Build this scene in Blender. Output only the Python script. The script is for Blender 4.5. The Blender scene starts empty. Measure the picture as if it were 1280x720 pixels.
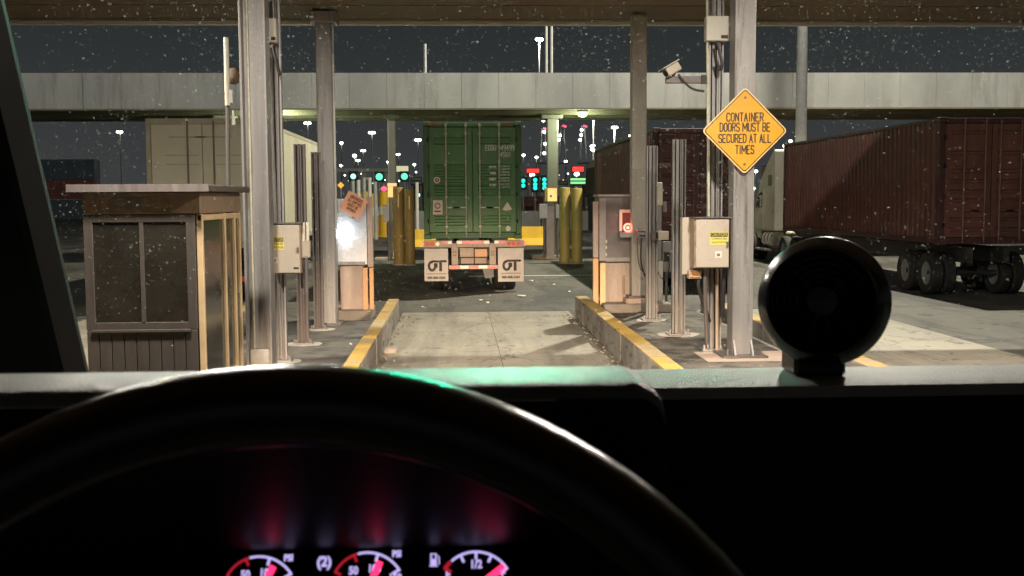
import bpy, bmesh, math, random
from mathutils import Vector, Matrix, noise
R = math.radians
random.seed(7)
S = bpy.context.scene
COL = S.collection

# ------------------------------------------------------------------ camera
YAW, PITCH, ROLL, FOC = R(2.74), R(4.53), R(0.33), 1400.0
EYE = Vector((0, 0, 2.3))
fw = Vector((math.sin(YAW) * math.cos(PITCH), math.cos(YAW) * math.cos(PITCH), -math.sin(PITCH)))
r0 = fw.cross(Vector((0, 0, 1))).normalized()
u0 = r0.cross(fw)
rt = math.cos(ROLL) * r0 - math.sin(ROLL) * u0
up = math.sin(ROLL) * r0 + math.cos(ROLL) * u0
cam_d = bpy.data.cameras.new("camera")
cam = bpy.data.objects.new("camera", cam_d)
COL.objects.link(cam)
cam.matrix_world = Matrix(((rt.x, up.x, -fw.x, EYE.x), (rt.y, up.y, -fw.y, EYE.y), (rt.z, up.z, -fw.z, EYE.z), (0, 0, 0, 1)))
cam_d.sensor_width = 36
cam_d.sensor_fit = 'HORIZONTAL'
cam_d.lens = 36 * FOC / 1280
cam_d.clip_start = 0.02
cam_d.clip_end = 6000
cam_d.dof.use_dof = True
cam_d.dof.focus_distance = 22
cam_d.dof.aperture_fstop = 20
S.camera = cam

# ------------------------------------------------------------------ world: night sky over a lit port
W = bpy.data.worlds.new("World")
S.world = W
W.use_nodes = True
nt = W.node_tree
nt.nodes.clear()
wo = nt.nodes.new("ShaderNodeOutputWorld")
bg1 = nt.nodes.new("ShaderNodeBackground")
sky = nt.nodes.new("ShaderNodeTexSky")
sky.sky_type = 'NISHITA'
sky.sun_disc = False
sky.sun_elevation = R(-4)
sky.sun_rotation = R(200)
nt.links.new(sky.outputs[0], bg1.inputs[0])
bg1.inputs[1].default_value = 0.02
bg2 = nt.nodes.new("ShaderNodeBackground")
tc = nt.nodes.new("ShaderNodeTexCoord")
sx = nt.nodes.new("ShaderNodeSeparateXYZ")
rp = nt.nodes.new("ShaderNodeValToRGB")
nt.links.new(tc.outputs["Generated"], sx.inputs[0])
nt.links.new(sx.outputs[2], rp.inputs[0])
rp.color_ramp.elements[0].position = 0.0
rp.color_ramp.elements[0].color = (0.042, 0.043, 0.045, 1)
rp.color_ramp.elements[1].position = 0.22
rp.color_ramp.elements[1].color = (0.011, 0.0155, 0.016, 1)
nt.links.new(rp.outputs[0], bg2.inputs[0])
bg2.inputs[1].default_value = 1.0
ad = nt.nodes.new("ShaderNodeAddShader")
nt.links.new(bg1.outputs[0], ad.inputs[0])
nt.links.new(bg2.outputs[0], ad.inputs[1])
nt.links.new(ad.outputs[0], wo.inputs[0])

S.view_settings.view_transform = 'Standard'
S.view_settings.look = 'None'
S.view_settings.exposure = 0.25
S.view_settings.gamma = 1
S.cycles.use_denoising = True
S.cycles.sample_clamp_indirect = 4
S.cycles.max_bounces = 6
S.cycles.caustics_reflective = False
S.cycles.caustics_refractive = False

LAMP_MAST = 42000      # W, high floodlight between the two plazas
LAMP_SOFFIT = 900      # W each, fixtures under the near canopy
LAMP_FAR = 160         # W each, fixtures under the far canopy
LAMP_ROOF_FILL = 12000      # W, added unseen fill lamp above the near canopy, brightens the far fascia
LAMP_HEAD = 10000       # W each, headlights of the truck the photograph is taken from

# ------------------------------------------------------------------ helpers
def at(px, py, Y):
    """world point at distance Y along the lane seen at photograph pixel (px, py)"""
    d = fw * FOC + rt * (px - 640) + up * (360 - py)
    return EYE + d * (Y / d.y)

def ax(px, Y, py=249):
    return at(px, py, Y).x

def az(py, Y, px=640):
    return at(px, py, Y).z

OFF = {}

class B:
    """collects geometry in world coordinates (after self.m), links it as one mesh object"""
    def __init__(s, m=None):
        s.v, s.f, s.m = [], [], m

    def add(s, vs, fs):
        n = len(s.v)
        for p in vs:
            p = Vector(p)
            s.v.append(s.m @ p if s.m else p)
        s.f += [tuple(i + n for i in f) for f in fs]
        return s

    def box(s, x0, x1, y0, y1, z0, z1):
        vs = [(x, y, z) for z in (z0, z1) for y in (y0, y1) for x in (x0, x1)]
        return s.add(vs, [(0, 2, 3, 1), (4, 5, 7, 6), (0, 1, 5, 4), (2, 6, 7, 3), (0, 4, 6, 2), (1, 3, 7, 5)])

    def cbox(s, c, d, rot=None):
        q = [Vector((a * d[0] / 2, b * d[1] / 2, e * d[2] / 2)) for e in (-1, 1) for b in (-1, 1) for a in (-1, 1)]
        q = [Vector(c) + (rot @ p if rot else p) for p in q]
        return s.add(q, [(0, 2, 3, 1), (4, 5, 7, 6), (0, 1, 5, 4), (2, 6, 7, 3), (0, 4, 6, 2), (1, 3, 7, 5)])

    def cyl(s, p0, p1, r, n=12, r1=None):
        p0, p1 = Vector(p0), Vector(p1)
        d = (p1 - p0).normalized()
        a = d.orthogonal().normalized()
        b = d.cross(a)
        r1 = r if r1 is None else r1
        vs = []
        for p, rr in ((p0, r), (p1, r1)):
            vs += [p + (a * math.cos(2 * math.pi * i / n) + b * math.sin(2 * math.pi * i / n)) * rr for i in range(n)]
        fs = [(i, (i + 1) % n, n + (i + 1) % n, n + i) for i in range(n)]
        fs += [tuple(range(n - 1, -1, -1)), tuple(range(n, 2 * n))]
        return s.add(vs, fs)

    def tube(s, pts, r, n=8):
        pts = [Vector(p) for p in pts]
        vs, fs = [], []
        a = None
        for i, p in enumerate(pts):
            d = (pts[min(i + 1, len(pts) - 1)] - pts[max(i - 1, 0)]).normalized()
            a = d.orthogonal().normalized() if a is None else (a - d * a.dot(d)).normalized()
            b = d.cross(a)
            vs += [p + (a * math.cos(2 * math.pi * k / n) + b * math.sin(2 * math.pi * k / n)) * r for k in range(n)]
        for i in range(len(pts) - 1):
            fs += [(i * n + k, i * n + (k + 1) % n, (i + 1) * n + (k + 1) % n, (i + 1) * n + k) for k in range(n)]
        fs += [tuple(range(n - 1, -1, -1)), tuple(range((len(pts) - 1) * n, len(pts) * n))]
        return s.add(vs, fs)

    def prism(s, poly, fn, lo, hi):
        """poly of 2D points extruded between lo and hi; fn(a, b, t) -> xyz"""
        n = len(poly)
        vs = [fn(a, b, lo) for a, b in poly] + [fn(a, b, hi) for a, b in poly]
        fs = [(i, (i + 1) % n, n + (i + 1) % n, n + i) for i in range(n)]
        fs += [tuple(range(n - 1, -1, -1)), tuple(range(n, 2 * n))]
        return s.add(vs, fs)

    def lathe(s, prof, c, axis, n=32, closed=False):
        """prof of (radius, along axis)"""
        axis = Vector(axis).normalized()
        a = axis.orthogonal().normalized()
        b = axis.cross(a)
        vs, fs = [], []
        for r, t in prof:
            vs += [Vector(c) + axis * t + (a * math.cos(2 * math.pi * k / n) + b * math.sin(2 * math.pi * k / n)) * max(r, 1e-5) for k in range(n)]
        m = len(prof)
        for i in range(m if closed else m - 1):
            j = (i + 1) % m
            fs += [(i * n + k, i * n + (k + 1) % n, j * n + (k + 1) % n, j * n + k) for k in range(n)]
        return s.add(vs, fs)

    def obj(s, name, mt, parent=None, bevel=0.0, smooth=False, origin=None, seg=1):
        if parent is not None:
            o0 = OFF[parent]
        else:
            o0 = Vector(origin) if origin is not None else Vector((0, 0, 0))
        me = bpy.data.meshes.new(name)
        me.from_pydata([tuple(p - o0) for p in s.v], [], s.f)
        bm = bmesh.new()
        bm.from_mesh(me)
        bmesh.ops.recalc_face_normals(bm, faces=bm.faces)
        if bevel:
            es = [e for e in bm.edges if len(e.link_faces) == 2 and e.calc_face_angle(0) > 0.6]
            bmesh.ops.bevel(bm, geom=es, offset=bevel, segments=seg, affect='EDGES', profile=0.5, clamp_overlap=True)
        bm.to_mesh(me)
        bm.free()
        me.materials.append(mt)
        if smooth:
            for p in me.polygons:
                p.use_smooth = True
            me.set_sharp_from_angle(angle=R(40))
        o = bpy.data.objects.new(name, me)
        COL.objects.link(o)
        if parent is not None:
            o.parent = parent
        else:
            o.location = o0
        OFF[o] = o0
        return o

def thing(name, label, cat, loc, group=None):
    o = bpy.data.objects.new(name, None)
    o.empty_display_size = 0.2
    COL.objects.link(o)
    o.location = loc
    OFF[o] = Vector(loc)
    return tag(o, label, cat, group)

def tag(o, label=None, cat=None, group=None, kind=None):
    if label: o["label"] = label
    if cat: o["category"] = cat
    if group: o["group"] = group
    if kind: o["kind"] = kind
    return o

def struct(o, label=None):
    o["kind"] = 'structure'
    if label: o["label"] = label
    return o

def copy_tree(o, parent=None):
    c = o.copy()
    COL.objects.link(c)
    if parent is not None:
        c.parent = parent
    OFF[c] = OFF[o]
    for ch in list(o.children):
        copy_tree(ch, c)
    return c

def text(name, s, size, m, mt, parent, sx=1.0, bold=0.0, align='CENTER', ext=0.0):
    """flat lettering as a mesh; m takes its xy plane to the world"""
    cu = bpy.data.curves.new(name, 'FONT')
    cu.body = s
    cu.size = size
    cu.align_x = align
    cu.align_y = 'CENTER'
    cu.offset = bold
    cu.extrude = ext
    cu.resolution_u = 3
    t = bpy.data.objects.new(name, cu)
    COL.objects.link(t)
    dg = bpy.context.evaluated_depsgraph_get()
    me = bpy.data.meshes.new_from_object(t.evaluated_get(dg))
    bpy.data.objects.remove(t)
    o0 = OFF[parent]
    for v in me.vertices:
        v.co = m @ Vector((v.co.x * sx, v.co.y, v.co.z)) - o0
    me.materials.clear()
    me.materials.append(mt)
    me.name = name
    o = bpy.data.objects.new(name, me)
    COL.objects.link(o)
    o.parent = parent
    OFF[o] = o0
    return o

GLYPH = {
    'C': [[(1, .8), (.85, .96), (.5, 1), (.15, .96), (0, .8), (0, .2), (.15, .04), (.5, 0), (.85, .04), (1, .2)]],
    'G': [[(1, .8), (.85, .96), (.5, 1), (.15, .96), (0, .8), (0, .2), (.15, .04), (.5, 0), (.85, .04), (1, .2), (1, .45), (.55, .45)]],
    'O': [[(.5, 1), (.15, .95), (0, .8), (0, .2), (.15, .05), (.5, 0), (.85, .05), (1, .2), (1, .8), (.85, .95), (.5, 1)]],
    'N': [[(0, 0), (0, 1), (1, 0), (1, 1)]], 'T': [[(0, 1), (1, 1)], [(.5, 1), (.5, 0)]],
    'A': [[(0, 0), (.5, 1), (1, 0)], [(.18, .33), (.82, .33)]], 'I': [[(.5, 0), (.5, 1)]], '1': [[(.2, .8), (.5, 1), (.5, 0)]],
    'E': [[(1, 1), (0, 1), (0, 0), (1, 0)], [(0, .5), (.8, .5)]],
    'R': [[(0, 0), (0, 1), (.7, 1), (1, .88), (1, .63), (.7, .5), (0, .5)], [(.5, .5), (1, 0)]],
    'D': [[(0, 0), (0, 1), (.6, 1), (1, .8), (1, .2), (.6, 0), (0, 0)]],
    'B': [[(0, 0), (0, 1), (.7, 1), (.95, .88), (.95, .64), (.7, .52), (0, .52)], [(.7, .52), (1, .38), (1, .14), (.7, 0), (0, 0)]],
    'S': [[(1, .82), (.8, 1), (.2, 1), (0, .82), (0, .66), (.15, .55), (.85, .45), (1, .34), (1, .18), (.8, 0), (.2, 0), (0, .18)]],
    'M': [[(0, 0), (0, 1), (.5, .3), (1, 1), (1, 0)]], 'U': [[(0, 1), (0, .2), (.15, .05), (.5, 0), (.85, .05), (1, .2), (1, 1)]],
    'L': [[(0, 1), (0, 0), (1, 0)]], 'V': [[(0, 1), (.5, 0), (1, 1)]], 'P': [[(0, 0), (0, 1), (.7, 1), (1, .88), (1, .6), (.7, .47), (0, .47)]],
    '4': [[(.75, 0), (.75, 1), (0, .3), (1, .3)]], '5': [[(1, 1), (.1, 1), (.05, .55), (.6, .6), (1, .45), (1, .15), (.7, 0), (.2, 0), (0, .15)]],
    '9': [[(1, .6), (.7, .45), (.3, .45), (0, .6), (0, .85), (.3, 1), (.7, 1), (1, .85), (1, .2), (.7, 0), (.2, 0)]],
    '8': [[(.3, .52), (0, .65), (0, .87), (.3, 1), (.7, 1), (1, .87), (1, .65), (.7, .52), (.3, .52), (0, .38), (0, .13), (.3, 0), (.7, 0), (1, .13), (1, .38), (.7, .52)]],
}

def strokes(name, s, width, height, weight, m, mt, parent):
    """condensed stroke lettering centred on m, WIDTH x HEIGHT metres"""
    adv, x, runs = [], 0.0, []
    for ch in s:
        w = {'M': .56, 'I': .16, '1': .3, ' ': .12}.get(ch, .375)
        runs.append((ch, x, w))
        x += w + .17
    k = width / (x - .17)
    b = B(m)
    z = 0.0
    for ch, x0_, w in runs:
        for pl in GLYPH.get(ch, []):
            for (a, c), (d, e) in zip(pl, pl[1:]):
                p, q = Vector(((x0_ + a * w) * k - width / 2, (c - .5) * height)), Vector(((x0_ + d * w) * k - width / 2, (e - .5) * height))
                t = (q - p).normalized() * weight / 2
                n = Vector((-t.y, t.x))
                p, q = p - t * .6, q + t * .6
                z += 2e-5
                b.add([(p.x + n.x, p.y + n.y, z), (p.x - n.x, p.y - n.y, z), (q.x - n.x, q.y - n.y, z), (q.x + n.x, q.y + n.y, z)], [(0, 1, 2, 3)])
    return b.obj(name, mt, parent)

def facing(c, up_=(0, 0, 1), out=(0, -1, 0), roll=0.0):
    """matrix whose xy plane faces OUT (text frame), x to the viewer's right"""
    z = Vector(out).normalized()
    y = Vector(up_)
    y = (y - z * y.dot(z)).normalized()
    x = y.cross(z)
    m = Matrix(((x.x, y.x, z.x, c[0]), (x.y, y.y, z.y, c[1]), (x.z, y.z, z.z, c[2]), (0, 0, 0, 1)))
    return m @ Matrix.Rotation(roll, 4, 'Z')

# ------------------------------------------------------------------ materials
def mat(name, col, col2=None, scale=3.0, rough=0.6, metal=0.0, bump=0.0, bscale=40.0, stretch=(1, 1, 1), spec=0.5,
        patch=None, emit=None, es=0.0, coat=0.0, rvar=0.15, sample=True, crack=None):
    m = bpy.data.materials.new(name)
    m.use_nodes = True
    t = m.node_tree
    p = t.nodes["Principled BSDF"]
    N = t.nodes.new
    L = t.links.new
    geo = N("ShaderNodeNewGeometry")
    mp = N("ShaderNodeMapping")
    mp.inputs["Scale"].default_value = stretch
    L(geo.outputs["Position"], mp.inputs[0])
    col2 = col2 or tuple(c * 0.72 for c in col)
    n1 = N("ShaderNodeTexNoise")
    n1.inputs["Scale"].default_value = scale
    n1.inputs["Detail"].default_value = 7
    n1.inputs["Roughness"].default_value = 0.65
    L(mp.outputs[0], n1.inputs["Vector"])
    cr = N("ShaderNodeValToRGB")
    cr.color_ramp.elements[0].position = 0.32
    cr.color_ramp.elements[0].color = (*col2, 1)
    cr.color_ramp.elements[1].position = 0.66
    cr.color_ramp.elements[1].color = (*col, 1)
    L(n1.outputs[0], cr.inputs[0])
    out = cr.outputs[0]
    if patch:
        for pc, thr, ps, pst, soft in patch:
            mp2 = N("ShaderNodeMapping")
            mp2.inputs["Scale"].default_value = pst
            mp2.inputs["Location"].default_value = (ps * 3.1, 7.7, thr * 31)
            L(geo.outputs["Position"], mp2.inputs[0])
            n2 = N("ShaderNodeTexNoise")
            n2.inputs["Scale"].default_value = ps
            n2.inputs["Detail"].default_value = 8
            n2.inputs["Roughness"].default_value = 0.7
            L(mp2.outputs[0], n2.inputs["Vector"])
            c2 = N("ShaderNodeValToRGB")
            c2.color_ramp.elements[0].position = thr
            c2.color_ramp.elements[1].position = thr + soft
            L(n2.outputs[0], c2.inputs[0])
            mx = N("ShaderNodeMix")
            mx.data_type = 'RGBA'
            L(c2.outputs[0], mx.inputs[0])
            L(out, mx.inputs[6])
            mx.inputs[7].default_value = (*pc, 1)
            out = mx.outputs[2]
    if crack:
        sc_, wd_, cc_ = crack
        nd = N("ShaderNodeTexNoise")
        nd.inputs["Scale"].default_value = 1.7
        nd.inputs["Detail"].default_value = 6
        L(geo.outputs["Position"], nd.inputs["Vector"])
        vm = N("ShaderNodeMix")
        vm.data_type = 'VECTOR'
        vm.inputs[0].default_value = .45
        L(geo.outputs["Position"], vm.inputs[4])
        L(nd.outputs["Color"], vm.inputs[5])
        vo = N("ShaderNodeTexVoronoi")
        vo.feature = 'DISTANCE_TO_EDGE'
        vo.inputs["Scale"].default_value = sc_
        L(vm.outputs[1], vo.inputs["Vector"])
        c3 = N("ShaderNodeValToRGB")
        c3.color_ramp.elements[0].position = 0
        c3.color_ramp.elements[0].color = (1, 1, 1, 1)
        c3.color_ramp.elements[1].position = wd_
        c3.color_ramp.elements[1].color = (0, 0, 0, 1)
        L(vo.outputs["Distance"], c3.inputs[0])
        mx = N("ShaderNodeMix")
        mx.data_type = 'RGBA'
        L(c3.outputs[0], mx.inputs[0])
        L(out, mx.inputs[6])
        mx.inputs[7].default_value = (*cc_, 1)
        out = mx.outputs[2]
    L(out, p.inputs["Base Color"])
    mr = N("ShaderNodeMapRange")
    mr.inputs[3].default_value = max(0.02, rough - rvar)
    mr.inputs[4].default_value = min(1.0, rough + rvar)
    L(n1.outputs[0], mr.inputs[0])
    L(mr.outputs[0], p.inputs["Roughness"])
    p.inputs["Metallic"].default_value = metal
    p.inputs["Specular IOR Level"].default_value = spec
    p.inputs["Coat Weight"].default_value = coat
    if bump:
        n3 = N("ShaderNodeTexNoise")
        n3.inputs["Scale"].default_value = bscale
        n3.inputs["Detail"].default_value = 5
        L(mp.outputs[0], n3.inputs["Vector"])
        bp = N("ShaderNodeBump")
        bp.inputs["Strength"].default_value = bump
        bp.inputs["Distance"].default_value = 0.02
        L(n3.outputs[0], bp.inputs["Height"])
        L(bp.outputs[0], p.inputs["Normal"])
    if emit:
        p.inputs["Emission Color"].default_value = (*emit, 1)
        p.inputs["Emission Strength"].default_value = es
        if not sample:
            m.cycles.emission_sampling = 'NONE'
    return m

def glow(name, col, s, sample=False):
    return mat(name, tuple(min(0.8, c) for c in col), rough=0.4, emit=col, es=s, sample=sample)

V1 = (1, 1, 1)
TALL = (6, 6, 0.25)
M = {}
M['asphalt'] = mat('worn asphalt', (0.112, 0.102, 0.083), (0.064, 0.058, 0.049), 0.9, 0.72, bump=0.6, bscale=55, rvar=0.2, crack=(.28, .012, (.03, .028, .026)),
                   patch=[((0.15, 0.138, 0.115), 0.58, 2.2, V1, 0.12), ((0.035, 0.032, 0.028), 0.48, 0.6, (1.2, .3, 1), 0.1), ((0.024, 0.022, 0.019), 0.57, 1.8, V1, 0.05)])
M['island'] = mat('dirty island paving', (0.17, 0.148, 0.115), (0.085, 0.074, 0.058), 1.3, 0.85, bump=0.5, bscale=30,
                  patch=[((0.04, 0.036, 0.031), 0.47, 1.7, V1, 0.1), ((0.3, 0.27, 0.22), 0.6, 5, V1, 0.06)])
M['island_dark'] = mat('dark island paving', (0.13, 0.115, 0.095), (0.07, 0.063, 0.055), 1.3, 0.85, bump=0.5, bscale=30,
                       patch=[((0.035, 0.031, 0.028), 0.5, 1.7, V1, 0.1), ((0.26, 0.23, 0.2), 0.62, 4, V1, 0.06)])
M['concrete'] = mat('lane concrete', (0.33, 0.295, 0.225), (0.225, 0.20, 0.155), 0.8, 0.66, bump=0.35, bscale=45, rvar=.2, crack=(.55, .006, (.10, .09, .075)),
                    patch=[((0.15, 0.132, 0.105), 0.48, 0.9, (1.7, .16, 1), 0.2), ((0.40, 0.37, 0.31), 0.63, 6, V1, 0.08),
                           ((0.08, 0.071, 0.06), 0.6, 1.7, (1, .6, 1), 0.06), ((0.05, 0.045, 0.04), 0.61, 4.5, V1, 0.03), ((0.2, 0.18, 0.15), 0.6, 14, V1, 0.08)])
M['kerb'] = mat('kerb concrete', (0.27, 0.245, 0.205), (0.15, 0.135, 0.115), 2.2, 0.85, bump=0.5, bscale=25,
                patch=[((0.07, 0.06, 0.052), 0.52, 3.2, (1, .4, 2), 0.1), ((0.36, 0.33, 0.28), 0.64, 8, V1, 0.05)])
M['kerb_paint'] = mat('worn yellow kerb paint', (0.44, 0.28, 0.05), (0.34, 0.21, 0.045), 3, 0.7, bump=0.3, bscale=30,
                      patch=[((0.30, 0.22, 0.13), 0.53, 2.4, (1, 1, 1), 0.08), ((0.2, 0.17, 0.13), 0.6, 9, V1, 0.05), ((0.06, 0.05, 0.04), 0.6, 3.5, (1, .3, 1), 0.06)])
M['kerb_worn'] = mat('kerb paint nearly worn away', (0.40, 0.29, 0.12), (0.26, 0.21, 0.13), 4, 0.75, bump=0.4, bscale=30)
M['plinth'] = mat('plinth concrete', (0.36, 0.30, 0.24), (0.24, 0.20, 0.16), 2.5, 0.85, bump=0.4, bscale=30)
M['grout'] = mat('pale grout', (0.52, 0.49, 0.43), (0.36, 0.33, 0.28), 6, 0.9, bump=0.5, bscale=40)
M['galv'] = mat('galvanised steel', (0.325, 0.31, 0.295), (0.215, 0.203, 0.195), 2.2, 0.5, 0.35, bump=0.08, bscale=60, stretch=TALL,
                patch=[((0.13, 0.105, 0.09), 0.54, 1.3, (8, 8, .5), 0.14), ((0.44, 0.42, 0.40), 0.62, 11, V1, 0.08), ((0.16, 0.13, 0.11), 0.66, 5, V1, 0.05)])
M['galv_dark'] = mat('weathered dark steel', (0.175, 0.15, 0.14), (0.105, 0.09, 0.085), 2.0, 0.55, 0.35, bump=0.08, bscale=60, stretch=TALL,
                     patch=[((0.24, 0.22, 0.2), 0.64, 7, V1, 0.1)])
M['galv_green'] = mat('grimy painted steel', (0.42, 0.385, 0.33), (0.30, 0.275, 0.235), 1.4, 0.65, 0.1, bump=0.1, bscale=40, stretch=(3, 3, .4),
                      patch=[((0.17, 0.155, 0.13), 0.62, 2, (4, 4, .6), 0.12)])
M['fascia'] = mat('canopy fascia sheet', (0.39, 0.39, 0.375), (0.27, 0.27, 0.262), 0.4, 0.55, stretch=(1, 1, .45),
                  patch=[((0.23, 0.225, 0.21), 0.52, 0.9, (1.8, 1, .22), 0.2)])
M['fascia_b'] = mat('canopy fascia sheet duller', (0.37, 0.37, 0.36), (0.26, 0.26, 0.255), 0.4, 0.6, stretch=(1, 1, .45),
                    patch=[((0.2, 0.195, 0.18), 0.52, 0.9, (1.8, 1, .22), 0.2)])
M['soffit'] = mat('brown soffit deck', (0.19, 0.13, 0.085), (0.12, 0.09, 0.06), 0.3, 0.8, bump=0.1, bscale=20,
                  patch=[((0.12, 0.12, 0.08), 0.5, 0.16, V1, 0.2), ((0.12, 0.1, 0.075), 0.6, 1.5, (1, .4, 1), 0.15)])
M['soffit2'] = mat('olive soffit deck', (0.20, 0.175, 0.12), (0.13, 0.115, 0.08), 0.7, 0.8)
M['roof'] = mat('roof sheet', (0.25, 0.25, 0.24), rough=0.7)
M['cabinet'] = mat('tan enamel cabinet', (0.50, 0.43, 0.345), (0.43, 0.365, 0.29), 1.6, 0.45, patch=[((0.30, 0.22, 0.15), 0.66, 2.6, (2, 2, .4), 0.12)])
M['cabinet_side'] = mat('rusting cabinet side', (0.40, 0.30, 0.21), (0.30, 0.20, 0.13), 2, 0.55)
M['lightbox'] = mat('pale plastic box', (0.58, 0.55, 0.47), (0.49, 0.46, 0.39), 2, 0.45)
M['white'] = mat('white enamel', (0.68, 0.66, 0.60), (0.56, 0.54, 0.48), 3, 0.5)
M['cream'] = mat('cream enamel post', (0.66, 0.62, 0.5), (0.54, 0.5, 0.4), 3, 0.5)
M['grey'] = mat('grey enamel', (0.27, 0.265, 0.25), (0.2, 0.195, 0.185), 2, 0.5)
M['kiosk'] = mat('grey-brown kiosk sheet', (0.20, 0.175, 0.16), (0.13, 0.112, 0.105), 2.4, 0.5, 0.2, patch=[((0.10, 0.085, 0.08), 0.6, 4, (1, 1, .6), 0.1)])
M['kiosk_front'] = mat('lighter kiosk frame', (0.33, 0.30, 0.27), (0.24, 0.22, 0.2), 3, 0.5, 0.2)
M['pink'] = mat('weathered salmon panel', (0.52, 0.39, 0.31), (0.38, 0.28, 0.22), 1.8, 0.6, stretch=(4, 4, .7), patch=[((0.25, 0.18, 0.13), 0.62, 3, (3, 3, .6), 0.12)])
M['orange_strip'] = mat('faded orange guard strip', (0.80, 0.42, 0.17), (0.68, 0.34, 0.15), 4, 0.5)
M['yellow_strip'] = mat('faded yellow guard strip', (0.82, 0.62, 0.30), (0.72, 0.5, 0.22), 4, 0.5)
M['brushed'] = mat('scratched stainless sheet', (0.56, 0.57, 0.59), (0.43, 0.44, 0.46), 9, 0.42, 0.6, bump=0.2, bscale=30)
M['bollard'] = mat('dull yellow pipe paint', (0.45, 0.33, 0.075), (0.34, 0.24, 0.055), 1.8, 0.55, stretch=(2, 2, .5),
                   patch=[((0.16, 0.11, 0.04), 0.6, 2.2, (2, 2, .5), 0.12)])
M['bollard_brown'] = mat('grimy ochre pipe paint', (0.27, 0.165, 0.035), (0.18, 0.11, 0.025), 1.8, 0.6, stretch=(2, 2, .5),
                         patch=[((0.10, 0.065, 0.025), 0.58, 2.2, (2, 2, .5), 0.14)])
M['yellow'] = mat('bright yellow barrier paint', (0.70, 0.43, 0.02), (0.58, 0.34, 0.02), 1.5, 0.6)
M['sign_yellow'] = mat('yellow sign sheeting', (0.66, 0.325, 0.014), (0.60, 0.285, 0.012), 3, 0.45)
M['sign_edge'] = mat('pale sign border', (0.78, 0.54, 0.22), (0.72, 0.48, 0.2), 5, 0.45)
M['ink'] = mat('dark sign ink', (0.035, 0.022, 0.012), rough=0.6)
M['brown_ink'] = mat('faded brown ink', (0.26, 0.11, 0.05), rough=0.7)
M['placard'] = mat('orange placard board', (0.93, 0.46, 0.28), (0.88, 0.40, 0.24), 6, 0.6)
M['sticker'] = mat('yellow sticker', (0.72, 0.62, 0.14), (0.65, 0.55, 0.12), 8, 0.5)
M['paper'] = mat('white paper label', (0.72, 0.68, 0.6), (0.62, 0.58, 0.5), 9, 0.7)
M['pinkpaper'] = mat('sun-bleached paper', (0.88, 0.76, 0.62), (0.78, 0.64, 0.5), 9, 0.7)
M['black'] = mat('black rubber', (0.018, 0.018, 0.018), (0.01, 0.01, 0.01), 4, 0.6)
M['tyre'] = mat('tyre rubber', (0.022, 0.021, 0.02), (0.014, 0.013, 0.012), 5, 0.8)
M['steel_dark'] = mat('black chassis paint', (0.03, 0.028, 0.026), (0.018, 0.016, 0.015), 5, 0.6)
M['chassis_light'] = mat('grimy light chassis paint', (0.55, 0.42, 0.32), (0.40, 0.30, 0.22), 4, 0.55, patch=[((0.2, 0.14, 0.1), 0.62, 8, V1, 0.1)])
M['flap'] = mat('grimy white mud flap', (0.72, 0.66, 0.60), (0.58, 0.52, 0.47), 2.5, 0.65, patch=[((0.45, 0.38, 0.32), 0.62, 3, (1, 1, .7), 0.15)])
M['tape_red'] = mat('red reflective tape', (0.85, 0.075, 0.065), (0.72, 0.05, 0.05), 20, 0.35)
M['tape_white'] = mat('white reflective tape', (0.95, 0.90, 0.76), (0.9, 0.84, 0.68), 20, 0.35)
M['lens_red'] = mat('red lamp lens', (0.60, 0.07, 0.05), rough=0.25, emit=(1, .15, .06), es=0.35)
M['lens_clear'] = mat('warm lamp lens', (0.9, 0.75, 0.5), rough=0.25, emit=(1, .75, .35), es=0.5)
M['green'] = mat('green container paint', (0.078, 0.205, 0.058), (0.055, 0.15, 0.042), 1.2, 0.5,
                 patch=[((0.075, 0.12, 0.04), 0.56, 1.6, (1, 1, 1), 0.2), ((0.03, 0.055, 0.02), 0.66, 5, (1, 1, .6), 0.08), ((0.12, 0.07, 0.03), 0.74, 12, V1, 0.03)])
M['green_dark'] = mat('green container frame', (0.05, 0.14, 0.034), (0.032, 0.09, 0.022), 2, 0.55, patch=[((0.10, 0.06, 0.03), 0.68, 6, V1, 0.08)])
M['rust'] = mat('rust', (0.26, 0.15, 0.05), (0.12, 0.08, 0.03), 8, 0.85)
M['rod'] = mat('galvanised lock rod', (0.60, 0.56, 0.42), (0.40, 0.38, 0.27), 5, 0.5, 0.3, stretch=(1, 1, 2))
M['rod_red'] = mat('painted lock rod', (0.22, 0.12, 0.1), (0.15, 0.08, 0.07), 5, 0.5, 0.2)
M['stencil'] = mat('white stencil paint', (0.80, 0.82, 0.74), (0.62, 0.65, 0.56), 14, 0.6)
M['stencil_dim'] = mat('faded stencil paint', (0.40, 0.33, 0.29), (0.25, 0.2, 0.18), 14, 0.6)
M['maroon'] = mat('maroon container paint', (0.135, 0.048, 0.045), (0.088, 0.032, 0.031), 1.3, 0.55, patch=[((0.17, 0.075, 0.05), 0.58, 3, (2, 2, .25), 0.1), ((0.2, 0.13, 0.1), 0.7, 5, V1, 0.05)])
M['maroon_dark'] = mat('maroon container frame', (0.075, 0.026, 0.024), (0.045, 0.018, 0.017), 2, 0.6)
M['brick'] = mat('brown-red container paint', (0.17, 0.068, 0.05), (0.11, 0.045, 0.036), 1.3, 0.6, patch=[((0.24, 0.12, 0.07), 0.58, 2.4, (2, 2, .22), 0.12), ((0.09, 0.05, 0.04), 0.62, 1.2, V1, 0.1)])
M['trailer'] = mat('cream trailer side', (0.56, 0.525, 0.385), (0.46, 0.43, 0.31), 1.2, 0.5, stretch=(1, 1, .6),
                   patch=[((0.52, 0.36, 0.26), 0.66, 0.9, V1, 0.1), ((0.38, 0.34, 0.24), 0.64, 2, (2, 2, .3), 0.1)])
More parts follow.
